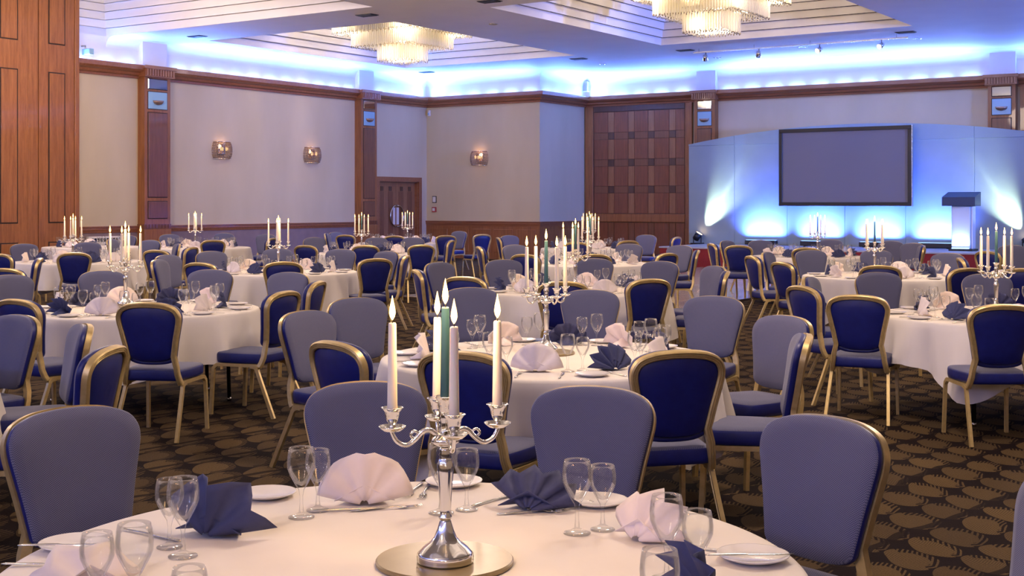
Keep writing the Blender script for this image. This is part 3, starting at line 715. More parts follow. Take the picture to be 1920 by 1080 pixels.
# ================================================================== STAGE FURNITURE
SY = BY - 0.36
n = thing('projection_screen', 'large framed projection screen on the stage set', 'screen', ROOM)
xa, xb = wf(1460, SY), wf(1709, SY); za, zb = zrow(386.5, (xa + xb) / 2, SY), zrow(238.5, (xa + xb) / 2, SY); bw = 0.095
for a, b, c, d in ((xa, xb, zb - bw, zb), (xa, xb, za, za + bw), (xa, xa + bw, za + bw, zb - bw), (xb - bw, xb, za + bw, zb - bw)):
    mb = MB(); mb.box(a, b, SY, SY + 0.10, c, d, bev=0.006); build(mb, 'frame_bar', M['black'], n, I4)
mb = MB(); mb.box(xa + bw, xb - bw, SY + 0.03, SY + 0.05, za + bw, zb - bw); build(mb, 'screen_surface', M['screen'], n, I4)
mb = MB(); mb.box(xb + 0.001, xb + 0.012, SY + 0.01, SY + 0.10, za, zb); build(mb, 'side_trim', M['steel'], n, I4)
for x in ((xa * 3 + xb) / 4, (xa + xb * 3) / 4):
    mb = MB(); mb.box(x - 0.05, x + 0.05, SY + 0.05, BY, (za + zb) / 2 - 0.3, (za + zb) / 2 + 0.3); build(mb, 'wall_mount', M['steel'], n, I4)
LYF = 0.05
lx = wf(1803, LYF); n = thing('lectern', 'white lectern with dark navy top standing on the stage', 'lectern', RM(lx, LYF, 0.50))
la, lb = wf(1766, LYF - 0.3) - lx, wf(1828, LYF - 0.3) - lx
mb = MB()
poly = [(-0.30, 1.02), (0.22, 1.02), (0.22, 1.34), (-0.30, 1.22)]
mb.prism(poly, la, lb, axis='x'); build(mb, 'reading_top', mat('lectern_navy', (0.012, 0.04, 0.11), 0.45), n, I4)
mb = MB(); mb.box(la + 0.17, lb - 0.14, -0.14, 0.18, 0.05, 1.02, bev=0.012); build(mb, 'column', mat('lectern_acrylic', (0.62, 0.66, 0.72), 0.3), n, I4)
mb = MB(); mb.box(lb - 0.135, lb - 0.10, -0.10, 0.16, 0.05, 1.02, bev=0.006); build(mb, 'edge_strip', M['china'], n, I4)
mb = MB(); mb.box(la + 0.12, lb - 0.06, -0.22, 0.24, 0.0, 0.05, bev=0.01); build(mb, 'foot_plate', M['black'], n, I4)
mb = MB(); mb.box(la + 0.19, lb - 0.16, -0.21, -0.16, 0.05, 0.075, bev=0.004); build(mb, 'led_strip', M['led'], n, I4)
area('lectern_led', (lx + (la + lb) / 2, LYF - 0.185, 0.585), lb - la - 0.36, 0.03, 9.0, (0.35, 0.5, 1.0), Matrix.Rotation(math.radians(180 - 8), 4, 'X'), spread=math.radians(100))
NB = 'LED batten washing the stage set'
for i, (px, nm) in enumerate(((1424, 'beside the white spotlight'), (1529, 'under the near half of the screen'), (1641, 'under the far half of the screen'), (1752, 'beside the lectern'))):
    x = wf(px, BY - 0.35); b = thing('light_batten', 'low black LED batten on the stage ' + nm, 'stage light', RM(x, BY - 0.24, 0.50), 'LED battens')
    mb = MB(); mb.box(-0.42, 0.42, -0.09, 0.09, 0.015, 0.13, bev=0.012); build(mb, 'housing', M['black'], b, I4)
    mb = MB(); mb.box(-0.40, 0.40, -0.05, 0.06, 0.131, 0.137); build(mb, 'lens_strip', emit('led_blue_%d' % i, (0.25, 0.45, 1.0), 4.0), b, I4)
    for s in (-0.3, 0.3):
        mb = MB(); mb.box(s - 0.03, s + 0.03, -0.07, 0.07, 0, 0.015); build(mb, 'foot', M['black_metal'], b, I4)
    area('batten_light', (x, BY - 0.24, 0.655), 1.0, 0.05, BATTEN_W, BATTEN_C, Matrix.Rotation(math.radians(180 - 24), 4, 'X'), spread=math.radians(110))
for i, (px, tx, lab) in enumerate(((1303, 1366, 'near the chequered wall'), (1924, 1860, 'beyond the lectern'))):
    x = wf(px, BY - 0.3); y = BY - 0.16
    b = thing('stage_spotlight', 'small black floor spotlight on the stage ' + lab, 'stage light', RM(x, y, 0.50))
    mb = MB(); mb.box(-0.14, 0.14, -0.14, 0.14, 0, 0.03, bev=0.006); build(mb, 'foot_plate', M['black_metal'], b, I4)
    mb = MB(); mb.tube([(-0.11, 0, 0.03), (-0.11, 0, 0.20)], 0.012, 6); build(mb, 'yoke', M['black_metal'], b, I4)
    mb = MB(); mb.tube([(0.11, 0, 0.03), (0.11, 0, 0.20)], 0.012, 6); build(mb, 'yoke', M['black_metal'], b, I4)
    tgt = Vector((wf(tx, BY), BY, 2.0)); src = Vector((x, y, 0.68)); q = (tgt - src).to_track_quat('Z', 'Y').to_matrix().to_4x4()
    mb = MB(); mb.lathe([(0.04, -0.12), (0.085, -0.10), (0.095, 0.10), (0.085, 0.10)], 16); hd = build(mb, 'lamp_can', M['black'], b, Matrix.Translation((0, 0, 0.20)) @ q)
    mb = MB(); mb.lathe([(0.004, 0.098), (0.085, 0.102)], 16); build(mb, 'lens', M['lens_lit'], hd, I4)
    dv = (tgt - src).normalized()
    spot('stage_spot', tuple(src + dv * 0.12), tuple(tgt), SPOT_W, SPOT_C, 56, 1.0, 0.04)
# ================================================================== CHAIR
def smooth_outline():
    half = [(0.0, 0.0), (0.10, 0.006), (0.158, 0.030), (0.172, 0.075), (0.188, 0.16), (0.208, 0.25), (0.221, 0.315), (0.217, 0.358), (0.190, 0.396), (0.13, 0.420), (0.06, 0.429), (0.0, 0.431)]
    pts = [(x, z) for x, z in half] + [(-x, z) for x, z in reversed(half[1:-1])]
    return [(p.x, p.y) for p in spline([(x, z, 0) for x, z in pts], 3, True)]
OUT = smooth_outline(); OC = (0.0, 0.225)
RC = math.radians(11)
def bp(x, w, n):                            # point on the reclined, gently dished back
    return (x, -0.205 - math.sin(RC) * w + math.cos(RC) * n + 0.55 * x * x, 0.492 + math.cos(RC) * w + math.sin(RC) * n)
def oring(s, n): return [bp(OC[0] + (x - OC[0]) * s, OC[1] + (w - OC[1]) * s, n) for x, w in OUT]
def chair_meshes():
    D = {}
    mb = MB(); mb.loops([oring(0.94, 0.004), oring(0.985, 0.006), oring(1.0, 0.018), oring(0.995, 0.032), oring(0.965, 0.042), oring(0.8, 0.050), oring(0.5, 0.055), oring(0.15, 0.057)], True, True, mis=[0, 0, 0, 1, 1, 1, 1, 1])
    D['backrest'] = mb.mesh('backrest', [M['vinyl'], M['fabric']])
    mb = MB(); mb.loops([oring(0.87, 0.004), oring(0.87, -0.008), oring(0.83, -0.013), oring(0.5, -0.017), oring(0.15, -0.018)], True, True)
    D['back_shell'] = mb.mesh('back_shell', M['vinyl'])
    # gilt band: up one side, over the top, down the other, then into the seat rail
    i0 = max(range(len(OUT)), key=lambda i: OUT[i][0] - 6 * abs(OUT[i][1] - 0.055)); i1 = max(range(len(OUT)), key=lambda i: -OUT[i][0] - 6 * abs(OUT[i][1] - 0.055))
    arc = OUT[i0:i1 + 1]
    path = [bp(0 + x * 0.935, 0.225 + (w - 0.225) * 0.945, 0) for x, w in arc]
    def tail(s): return [(s * 0.192, -0.165, 0.372), (s * 0.187, -0.182, 0.40), (s * 0.180, -0.196, 0.44), (s * 0.175, -0.202, 0.49)]
    nrm = Vector((0, math.cos(RC), math.sin(RC)))
    full = tail(1) + path + tail(-1)[::-1]
    w, d0, d1 = 0.017, -0.026, 0.007
    prof = [(-w, d1), (-w, d0 + 0.006), (-w + 0.006, d0), (-0.007, d0), (-0.005, d0 + 0.004), (-0.002, d0), (0.003, d0), (0.005, d0 + 0.004), (0.007, d0), (w - 0.006, d0), (w, d0 + 0.006), (w, d1)]
    mb = MB(); mb.sweep(full, prof, nrm, smooth=True); D['back_frame'] = mb.mesh('back_frame', M['gold'], 35)
    # seat
    base = [(0.0, 0.225), (0.12, 0.222), (0.185, 0.205), (0.214, 0.16), (0.212, 0.0), (0.196, -0.13), (0.182, -0.185), (0.14, -0.20), (0.0, -0.203)]
    so = [(p.x, p.y) for p in spline([(x, y, 0) for x, y in base + [(-x, y) for x, y in base[-2:0:-1]]], 3, True)]
    def sr(s, z): return [(x * s, y * s, z) for x, y in so]
    mb = MB(); mb.loops([sr(0.93, 0.388), sr(0.985, 0.392), sr(1.0, 0.41), sr(1.0, 0.448), sr(0.985, 0.460), sr(0.94, 0.468), sr(0.7, 0.475), sr(0.3, 0.479), sr(0.05, 0.480)], True, True, mis=[0, 0, 0, 0, 1, 1, 1, 1, 1])
    D['seat'] = mb.mesh('seat', [M['vinyl'], M['fabric']])
    sq = lambda a, b: [(-a, -b), (-a * .4, -b - 0.001), (-a * .3, -b + .002), (a * .3, -b + .002), (a * .4, -b - 0.001), (a, -b), (a, b), (-a, b)]
    for s, k in ((1, 'r'), (-1, 'l')):
        fl = spline([(s * 0.203, 0.14, 0.374), (s * 0.205, 0.185, 0.372), (s * 0.207, 0.212, 0.350), (s * 0.209, 0.222, 0.31), (s * 0.215, 0.238, 0.0)], 4)
        mb = MB(); mb.sweep(fl, sq(0.013, 0.011), (s, 0, 0), smooth=True); D['front_leg_' + k] = mb.mesh('leg', M['gold'], 40)
        rl = spline([(s * 0.197, -0.10, 0.368), (s * 0.198, -0.135, 0.366), (s * 0.200, -0.162, 0.345), (s * 0.203, -0.18, 0.30), (s * 0.222, -0.318, 0.0)], 4)
        mb = MB(); mb.sweep(rl, sq(0.013, 0.011), (s, 0, 0), smooth=True); D['rear_leg_' + k] = mb.mesh('leg', M['gold'], 40)
        mb = MB(); mb.sweep([(s * 0.192, -0.17, 0.374), (s * 0.198, -0.10, 0.375), (s * 0.203, 0.145, 0.375)], sq(0.012, 0.012), (s, 0, 0), smooth=True); D['rail_' + k] = mb.mesh('side_rail', M['gold'], 40)
    mb = MB(); mb.box(-0.19, 0.19, 0.13, 0.15, 0.366, 0.388); mb.box(-0.185, 0.185, -0.16, -0.14, 0.366, 0.388); D['cross_rail'] = None
    mb = MB(); mb.box(-0.192, 0.192, 0.125, 0.15, 0.366, 0.388); D['cross_rail'] = mb.mesh('cross_rail', M['gold'])
    return D
CM = chair_meshes()
chair0 = None
BACK_OFF = 0.305                           # seat centre ahead of the top of the back
def chair(mw, label, group):
    global chair0
    if chair0 is None:
        r = chair0 = thing('banquet_chair', label, 'chair', mw, group)
        for nm, k in (('seat', 'seat'), ('backrest', 'backrest'), ('back_shell', 'back_shell'), ('back_frame', 'back_frame'), ('side_rail', 'rail_r'), ('side_rail', 'rail_l'), ('cross_rail', 'cross_rail'),
                      ('leg', 'front_leg_r'), ('leg', 'front_leg_l'), ('leg', 'rear_leg_r'), ('leg', 'rear_leg_l')):
            obj(nm, CM[k], r, I4)
        return r
    return copy_tree(chair0, mw, label, group)
# ================================================================== TABLES
TZ = 0.735
TABLES = {  # key: column of the centre, distance, what it is called, cloth turn
    'A': (None, 2.96, 'the nearest table', 0.3), 'B': (1032, 7.0, 'the second-nearest table', 0.75), 'C': (265, 10.2, 'the table below the tall pilaster', 0.12), 'D': (1885, 9.6, 'near table on the lectern side', 0.95),
    'E': (1657, 14.9, 'the table before the lectern', 0.5), 'F': (1518, 20.4, 'the table below the projection screen', 0.2), 'G': (1075, 12.4, 'middle table below the return wall', 1.1), 'H': (1100, 18.0, 'the table before the chequered wall', 0.6),
    'I': (1106, 24.2, 'farthest table by the chequered wall', 0.3), 'J': (145, 18.6, 'the table beside the timber partition', 0.9), 'K': (172, 25.0, 'farthest table by the timber partition', 0.15), 'M': (378, 24.6, 'table below the first wall lamp', 0.4),
    'N': (528, 15.8, 'table below the second wall lamp', 0.7), 'O': (690, 21.8, 'the table before the double doors', 0.25), 'P': (752, 27.6, 'farthest table at the double doors', 1.0),
    'S': (-395, 6.3, 'table at the near left edge', 0.2), 'T': (2010, 15.6, 'far table at the right edge', 0.5)}
TC = {k: ((-0.247 if v[0] is None else (v[0] - 960) / F * v[1]), v[1]) for k, v in TABLES.items()}
TN = {k: v[2] for k, v in TABLES.items()}
def cloth_mesh():
    mb = MB(); n = 144; rings = []; rnd = random.Random(5)
    ph = [rnd.uniform(0, 6.28) for _ in range(6)]
    def L(a):
        c = abs(math.cos(2 * a)) ** 8
        return 0.335 + 0.14 * c + 0.03 * math.sin(3 * a + ph[0]) + 0.02 * math.sin(7 * a + ph[1])
    for r, z in ((0.02, 0), (0.35, 0), (0.65, 0), (0.86, 0), (0.905, -0.001), (0.918, -0.006), (0.924, -0.018)):
        rings.append([(r * math.cos(2 * math.pi * i / n), r * math.sin(2 * math.pi * i / n), TZ + z) for i in range(n)])
    for k in range(1, 11):
        t = k / 10; ring = []
        for i in range(n):
            a = 2 * math.pi * i / n
            f = 0.048 * math.sin(13 * a + ph[2] + 0.5 * math.sin(3 * a)) + 0.022 * math.sin(31 * a + ph[3]) + 0.022 * math.cos(4 * a) * abs(math.cos(2 * a))
            r = 0.926 + 0.035 * t ** 0.8 + f * t ** 1.1
            ring.append((r * math.cos(a), r * math.sin(a), TZ - 0.018 - L(a) * t))
        rings.append(ring)
    mb.loops(rings, True, False)
    me = mb.mesh('tablecloth', M['cloth'], fix=False)
    return me
CLOTH = cloth_mesh()
mbt = MB(); mbt.lathe([(0.9, 0.700), (0.91, 0.704), (0.91, 0.730), (0.9, 0.732)], 48); TOPM = mbt.mesh('table_top', M['plywood'], 40)
mbt = MB(); mbt.tube([(0, 0, 0.0), (0, 0, 0.03)], 0.017, 10); FOOTM = mbt.mesh('foot', M['steel'])
LEGP = [(0.62, 0.30), (0.62, -0.30), (-0.62, 0.30), (-0.62, -0.30)]
table0 = None
def table(key):
    global table0
    x, y = TC[key]; mw = TR(x, y, 0, TABLES[key][3] + 0.4)
    lab = 'round folding table under a white cloth, ' + TN[key]
    if table0 is None:
        table0 = r = thing('round_table', lab, 'table', mw, 'round banquet tables')
        obj('table_top', TOPM, r, I4)
        for lx_, ly_ in LEGP:
            mb = MB(); mb.tube([(lx_, ly_, 0.03), (lx_ * 0.97, ly_, 0.70)], 0.0155, 10); l = build(mb, 'leg', M['black_metal'], r, I4)
            obj('foot', FOOTM, l, Matrix.Translation((lx_, ly_, 0)))
        for sx in (-1, 1):
            mb = MB(); mb.tube([(sx * 0.61, -0.30, 0.42), (sx * 0.61, 0.30, 0.42)], 0.010, 8); build(mb, 'stretcher', M['black_metal'], r, I4)
    else: copy_tree(table0, mw, lab)
    c = obj('tablecloth', CLOTH, None, TR(x, y, 0, TABLES[key][3])); tag(c, 'white cloth hanging in folds over ' + TN[key], 'tablecloth', 'white tablecloths')
for k in TABLES: table(k)
# ---- the chairs: column of the back, row of its top edge, table, facing in degrees (0 away from us, 90 to the right, 180 towards us); None = faces its table
CH = [(118, 767, 'A', None), (685, 718, 'A', None), (1120, 727, 'A', None), (1568, 793, 'A', None), (2042, 905, 'A', 275),
 (884, 655, 'B', 24), (1222, 650, 'B', -14), (1492, 618, 'B', 280), (1483, 581, 'B', 238), (1345, 557, 'B', None), (1108, 545, 'B', None), (880, 541, 'B', None), (662, 560, 'B', None), (562, 585, 'B', 125), (634, 622, 'B', 48),
 (272, 570, 'C', 8), (540, 548, 'C', 293), (604, 529, 'C', 278), (548, 512, 'C', None), (397, 507, 'C', None), (190, 509, 'C', None), (22, 564, 'C', 30), (12, 517, 'C', None),
 (40, 593, 'S', 215), (160, 611, 'S', 244), (218, 653, 'S', 274),
 (139, 475, 'J', None), (80, 485, 'J', 256), (43, 458, 'J', None), (165, 455, 'J', None), (-6, 477, 'J', 25), (4, 505, 'J', 10), (338, 458, 'J', 248), (364, 464, 'J', 282), (285, 451, 'J', 200),
 (205, 449, 'K', 95), (243, 442, 'K', 200), (289, 470, 'M', 20), (400, 451, 'M', None), (317, 440, 'M', None), (421, 438, 'M', None), (501, 440, 'M', None), (492, 447, 'M', 282),
 (531, 492, 'N', None), (693, 486, 'N', -28), (520, 467, 'N', None), (641, 468, 'N', None), (393, 472, 'N', None), (290, 488, 'N', 95), (308, 479, 'N', 118), (731, 472, 'N', 218), (370, 494, 'N', None), (766, 480, 'N', 275),
 (570, 461, 'O', None), (685, 461, 'O', None), (791, 460, 'O', -15), (588, 446, 'O', None), (706, 446, 'O', None), (776, 446, 'O', None),
 (655, 441, 'P', 15), (742, 442, 'P', None), (837, 442, 'P', -12), (864, 434, 'P', 215), (626, 436, 'P', 128), (609, 438, 'P', 92), (850, 451, 'P', 282),
 (1222, 525, 'G', None), (1055, 530, 'G', None), (1241, 491, 'G', None), (942, 488, 'G', None), (1116, 486, 'G', None), (775, 507, 'G', 76), (816, 493, 'G', 130), (882, 520, 'G', 28), (1348, 500, 'G', 248), (1368, 510, 'G', 280),
 (1116, 478, 'H', None), (981, 478, 'H', None), (1256, 476, 'H', None), (1181, 458, 'H', None), (963, 460, 'H', None), (1278, 461, 'H', 215), (1312, 470, 'H', 277), (894, 463, 'H', 78),
 (1180, 452, 'I', None), (1080, 455, 'I', 10), (1213, 441, 'I', 200), (906, 440, 'I', 330), (931, 446, 'I', 80), (952, 442, 'I', None),
 (1514, 464, 'F', None), (1392, 461, 'F', 12), (1424, 451, 'F', None), (1558, 450, 'F', None), (1330, 457, 'F', 82), (1358, 452, 'F', 130), (1404, 481, 'F', 78), (1432, 474, 'F', 118), (1273, 445, 'F', 300), (1671, 453, 'F', 205),
 (1651, 498, 'E', None), (1489, 492, 'E', None), (1518, 470, 'E', None), (1643, 470, 'E', None), (1715, 457, 'E', 226), (1734, 461, 'E', 282), (1780, 476, 'E', None), (1818, 504, 'E', -20),
 (1640, 555, 'D', 24), (1885, 574, 'D', 0), (1642, 512, 'D', None), (1850, 515, 'D', None), (1508, 521, 'D', 116), (1496, 538, 'D', 68),
 (1848, 472, 'T', 60), (1897, 461, 'T', None), (1896, 484, 'T', 100), (1918, 505, 'T', 20)]
ORD = ['first', 'second', 'third', 'fourth', 'fifth', 'sixth', 'seventh', 'eighth', 'ninth', 'tenth', 'eleventh', 'twelfth', 'thirteenth', 'fourteenth', 'fifteenth', 'sixteenth', 'seventeenth', 'eighteenth', 'nineteenth', 'twentieth']
def rank(items, key):                       # [(item, ordinal phrase)] from left to right
    s = sorted(items, key=key); n = len(s)
    return [(it, 'leftmost' if i == 0 else 'rightmost' if i == n - 1 else ORD[i] + ' from left') for i, it in enumerate(s)] if n > 1 else [(s[0], '')]
PIN = {(634, 622): 6.1, (1492, 618): 6.45, (1483, 581): 7.5, (1962, 905): 3.05, (1568, 793): 3.95}
VW = ('navy-backed gilt chair from behind', 'grey-padded gilt chair facing us', 'gilt chair seen edge-on')
rows = []
for px, py, t, ang in CH:
    d = PIN.get((px, py), 1590.0 / (py - HZ)); x = (px - 960) / F * d
    cx, cy = TC[t]
    if ang is None: fx, fy = cx - x, cy - d; q = math.hypot(fx, fy); fx, fy = fx / q, fy / q
    else: fx, fy = math.sin(math.radians(ang)), math.cos(math.radians(ang))
    # what we see of it: its back, its padded front or its side
    vx, vy = x / math.hypot(x, d), d / math.hypot(x, d)
    dot = fx * vx + fy * vy
    view = VW[0] if dot > 0.35 else VW[1] if dot < -0.35 else VW[2]
    rows.append([px, x, d, fx, fy, t, view, x, d, py])
def circles(r):                             # seat and back footprints
    _, x, d, fx, fy = r[:5]
    return ((x + fx * 0.31, d + fy * 0.31, 0.215), (x + fx * 0.06, d + fy * 0.06, 0.20))
REL = {}
for it in range(40):
    for r in rows:
        for k, (cx, cy) in TC.items():
            for a, b, q in circles(r):
                e = 0.90 + q - math.hypot(a - cx, b - cy)
                if e > 0:
                    ux, uy = r[1] + r[3] * 0.2 - cx, r[2] + r[4] * 0.2 - cy; l = math.hypot(ux, uy); r[1] += ux / l * e * 0.6; r[2] += uy / l * e * 0.6
    for i in range(len(rows)):
        for j in range(i):
            A, B = rows[i], rows[j]
            if abs(A[2] - B[2]) > 1.2 or abs(A[1] - B[1]) > 1.2: continue
            e = max(p[2] + q[2] - math.hypot(p[0] - q[0], p[1] - q[1]) for p in circles(A) for q in circles(B))
            if e > 0:
                n_, f_ = (A, B) if A[2] < B[2] else (B, A)
                for r, s in ((n_, -1), (f_, 1)):       # along the line of sight, so that each keeps its column
                    g = 1 + s * e * 0.3 / r[2]; r[1] *= g; r[2] *= g
for t in TABLES:
    for view in VW:
        g = [r for r in rows if r[5] == t and r[6] == view]
        if not g: continue
        for r, o in rank(g, lambda r: r[0]):
            px, x, d, fx, fy = r[:5]
            lab = view + ((', ' + o) if o else '') + ' at ' + TN[t]
            chair(TR(x + fx * BACK_OFF, d + fy * BACK_OFF, 0, -math.atan2(fx, fy)), lab, 'banquet chairs around the tables')
# ================================================================== TABLEWARE
def goblet_mesh(h, r, n=24):
    b = h * 0.42
    o = [(0.003, 0.0), (r * 0.92, 0.0), (r * 0.93, 0.002), (r * 0.5, 0.007), (0.007, 0.014), (0.0048, b * 0.45), (0.0045, b * 0.72), (0.0075, b * 0.94), (r * 0.42, b * 1.10), (r * 0.78, b * 1.42), (r * 0.99, h * 0.70), (r * 1.02, h * 0.80), (r * 0.96, h * 0.92), (r * 0.88, h)]
    i = [(r * 0.88 - 0.0014, h), (r * 0.96 - 0.0016, h * 0.92), (r * 1.02 - 0.0018, h * 0.80), (r * 0.99 - 0.002, h * 0.70), (r * 0.76 - 0.002, b * 1.45), (r * 0.38, b * 1.16), (0.002, b * 1.08)]
    mb = MB(); mb.lathe(o + i, n, cap0=True, cap1=True); return mb.mesh('wine_goblet', M['glass'])
GL = (goblet_mesh(0.186, 0.0375), goblet_mesh(0.166, 0.034)); GF = (goblet_mesh(0.186, 0.0375, 12), goblet_mesh(0.166, 0.034, 12))
def fan_mesh(name, m, pleats, R, amp, a0, a1, lean, spine, zs=1.0):
    mb = MB(); nu = pleats * 4 + 1; G = []
    for rr in (0.012, R * 0.3, R * 0.6, R * 0.85, R):
        row = []
        for i in range(nu):
            u = i / (nu - 1); a = math.radians(a0 + (a1 - a0) * u)
            zig = amp * math.cos(2 * math.pi * pleats * u) * (rr / R)
            if spine: zig -= spine * math.exp(-((u - 0.5) / 0.035) ** 2) * (0.25 + 0.75 * rr / R)
            rad = rr * (1 + ((0.0 if spine > 0.025 else 0.05) * math.cos(2 * math.pi * pleats * u) if rr > R * 0.7 else 0))
            z = rad * math.sin(a); x = rad * math.cos(a)
            fold = 0.035 * (abs(x) / R) ** 2                    # the wings sweep back
            row.append((x, zig + lean * z + fold, z * zs + 0.005))
        G.append(row)
    grid_solid(mb, G, 0.0022)
    # turned-under stand behind the fan
    S = [[(sx * R * 0.62 * (1 - 0.55 * t), 0.012 + 0.085 * t, 0.004 + 0.055 * (1 - t) * (1 - abs(sx) * 0.8)) for sx in [-1 + 2 * k / 6 for k in range(7)]] for t in (0, 0.5, 1)]
    grid_solid(mb, S, 0.0022)
    return mb.mesh(name, m)
NAPW = fan_mesh('fan_napkin', M['nap_white'], 4, 0.135, 0.014, 7, 173, 0.42, 0.05)
NAPN = fan_mesh('fan_napkin', M['nap_navy'], 6, 0.125, 0.019, 6, 174, 0.42, 0.012)
mbp = MB(); mbp.lathe([(0.003, 0.004), (0.045, 0.004), (0.050, 0.001), (0.055, 0.001), (0.084, 0.013), (0.085, 0.0155), (0.082, 0.0155), (0.055, 0.006), (0.003, 0.0065)], 32); PLATE = mbp.mesh('side_plate', M['china'])
def knife_mesh():
    mb = MB()
    R = []
    for t, w, h in ((0, 0.004, 0.002), (0.012, 0.0065, 0.0035), (0.07, 0.005, 0.0035), (0.095, 0.0035, 0.003), (0.105, 0.006, 0.0016), (0.16, 0.0085, 0.0012), (0.195, 0.007, 0.001), (0.21, 0.001, 0.0008)):
        R.append([(t - 0.105, -w, 0.004), (t - 0.105, 0, 0.004 - h * 0.5), (t - 0.105, w, 0.004), (t - 0.105, 0, 0.004 + h)])
    mb.loops(R, True, True); return mb.mesh('table_knife', M['steel'])
def fork_mesh():
    mb = MB(); R = []
    for t, w, z in ((0, 0.005, 0.003), (0.03, 0.0065, 0.004), (0.09, 0.003, 0.006), (0.125, 0.003, 0.007), (0.14, 0.010, 0.004), (0.155, 0.0115, 0.003)):
        R.append([(t - 0.1, -w, z), (t - 0.1, 0, z - 0.001), (t - 0.1, w, z), (t - 0.1, 0, z + 0.0015)])
    mb.loops(R, True, True)
    for k in range(4):
        y = -0.0095 + k * 0.0063
        mb.loops([[(0.054, y - 0.0017, 0.003), (0.054, y + 0.0017, 0.003), (0.054, y, 0.0045)], [(0.085, y - 0.0014, 0.004), (0.085, y + 0.0014, 0.004), (0.085, y, 0.0054)], [(0.1, y - 0.0006, 0.0075), (0.1, y + 0.0006, 0.0075), (0.1, y, 0.0082)]], True, True)
    return mb.mesh('table_fork', M['steel'])
KNIFE, FORK = knife_mesh(), fork_mesh()
def put(name, me, x, y, z, rz, label, cat, group): return tag(obj(name, me, None, TR(x, y, z, rz)), label, cat, group)
TT = TZ + 0.001
# ---- generic settings: ten at each table, napkin, two goblets, side plate and cutlery
SET = {'B': -62, 'C': 10, 'D': 219, 'E': 25, 'F': 12, 'G': 40, 'H': 5, 'I': 30, 'J': 18, 'K': 0, 'M': 22, 'N': 33, 'O': 8, 'P': 27}
rnd = random.Random(11)
for t, a0 in SET.items():
    cx, cy = TC[t]; near = t in 'BCDEGN'; fine = t in 'BCD'
    items = {'w': [], 'n': [], 'g': [], 'p': [], 'k': [], 'f': []}
    for k in range(10):
        a = math.radians(a0 + 36 * k + rnd.uniform(-3, 3)); r = 0.665
        u = (math.cos(a), math.sin(a)); v = (-u[1], u[0])
        P = lambda rr, s: (cx + u[0] * rr + v[0] * s, cy + u[1] * rr + v[1] * s)
        items['w' if k % 2 else 'n'].append((*P(r, 0), a + math.pi / 2 + rnd.uniform(-0.3, 0.3) + (math.pi if rnd.random() < 0.25 else 0)))
        items['g'].append((*P(0.60, 0.155), 0)); items['g'].append((*P(0.55, 0.225), 1))
        if near: items['p'].append((*P(0.77, -0.20), a))
        if fine: items['k'].append((*P(0.76, 0.14), a + math.pi)); items['f'].append((*P(0.77, -0.07), a + math.pi))
    lr = lambda q: q[0] / q[1]
    for kind, me, nm, ct in (('w', NAPW, 'white', ''), ('n', NAPN, 'navy', '')):
        for it, o in rank(items[kind], lr): put('fan_napkin', me, it[0], it[1], TT, it[2], nm + ' fan-folded napkin, ' + o + ' of its colour on ' + TN[t], 'napkin', nm + ' napkins on ' + TN[t])
    if near:
        for sz in (0, 1):
            for it, o in rank([g for g in items['g'] if g[2] == sz], lr): put('wine_goblet', GL[sz], it[0], it[1], TT, 0, ('smaller' if sz else 'larger') + ' clear goblet, ' + o + ' of its size on ' + TN[t], 'glass', 'goblets on ' + TN[t])
        for it, o in rank(items['p'], lr): put('side_plate', PLATE, it[0], it[1], TT, it[2], 'white side plate, ' + o + ' on ' + TN[t], 'plate', 'side plates on ' + TN[t])
    else:
        for it, o in rank(items['g'], lr): put('wine_goblet', GF[it[2]], it[0], it[1], TT, 0, 'clear goblet, ' + o + ' of the twenty on ' + TN[t], 'glass', 'goblets on ' + TN[t])
    if fine:
        for it, o in rank(items['k'], lr): put('table_knife', KNIFE, it[0], it[1], TT, it[2], 'steel table knife, ' + o + ' on ' + TN[t], 'cutlery', 'knives on ' + TN[t])
        for it, o in rank(items['f'], lr): put('table_fork', FORK, it[0], it[1], TT, it[2], 'steel table fork, ' + o + ' on ' + TN[t], 'cutlery', 'forks on ' + TN[t])
# ---- the nearest table, each piece where it stands
def tp(px, py, z=TT): d = (H - z) * F / (py - HZ); return (px - 960) / F * d, d
GA = 'goblets on the nearest table'
for px, py, sz, lab in ((565, 970, 0, 'larger clear goblet beside the white fan napkin, nearer of its pair'), (596, 957, 1, 'smaller clear goblet touching the edge of the white fan napkin'),
        (827, 962, 0, 'clear goblet half hidden behind the stem of the nearest candelabra'), (875, 956, 1, 'clear goblet just right of the stem of the nearest candelabra'),
        (1082, 1000, 0, 'taller clear goblet right of the flat navy napkin'), (1130, 993, 1, 'shorter clear goblet right of the flat navy napkin'),
        (1250, 1085, 0, 'taller clear goblet before the slumped white napkin'), (1308, 1100, 1, 'shorter clear goblet between the slumped white napkin and the knife plate'),
        (318, 1026, 1, 'clear goblet behind another, left of the standing navy napkin'), (343, 1043, 0, 'larger clear goblet in front of its twin by the standing navy napkin'),
        (182, 1152, 1, 'big clear goblet cut by the bottom edge, left of its pair'), (252, 1153, 0, 'big clear goblet cut by the bottom edge, right of its pair'),
        (355, 1232, 1, 'goblet of which only the rim shows at the bottom edge by the left'), (1237, 1215, 0, 'goblet cut by the bottom edge beside the navy napkin tip')):
    x, y = tp(px, py); put('wine_goblet', GL[sz], x, y, TT, 0, lab, 'glass', GA)
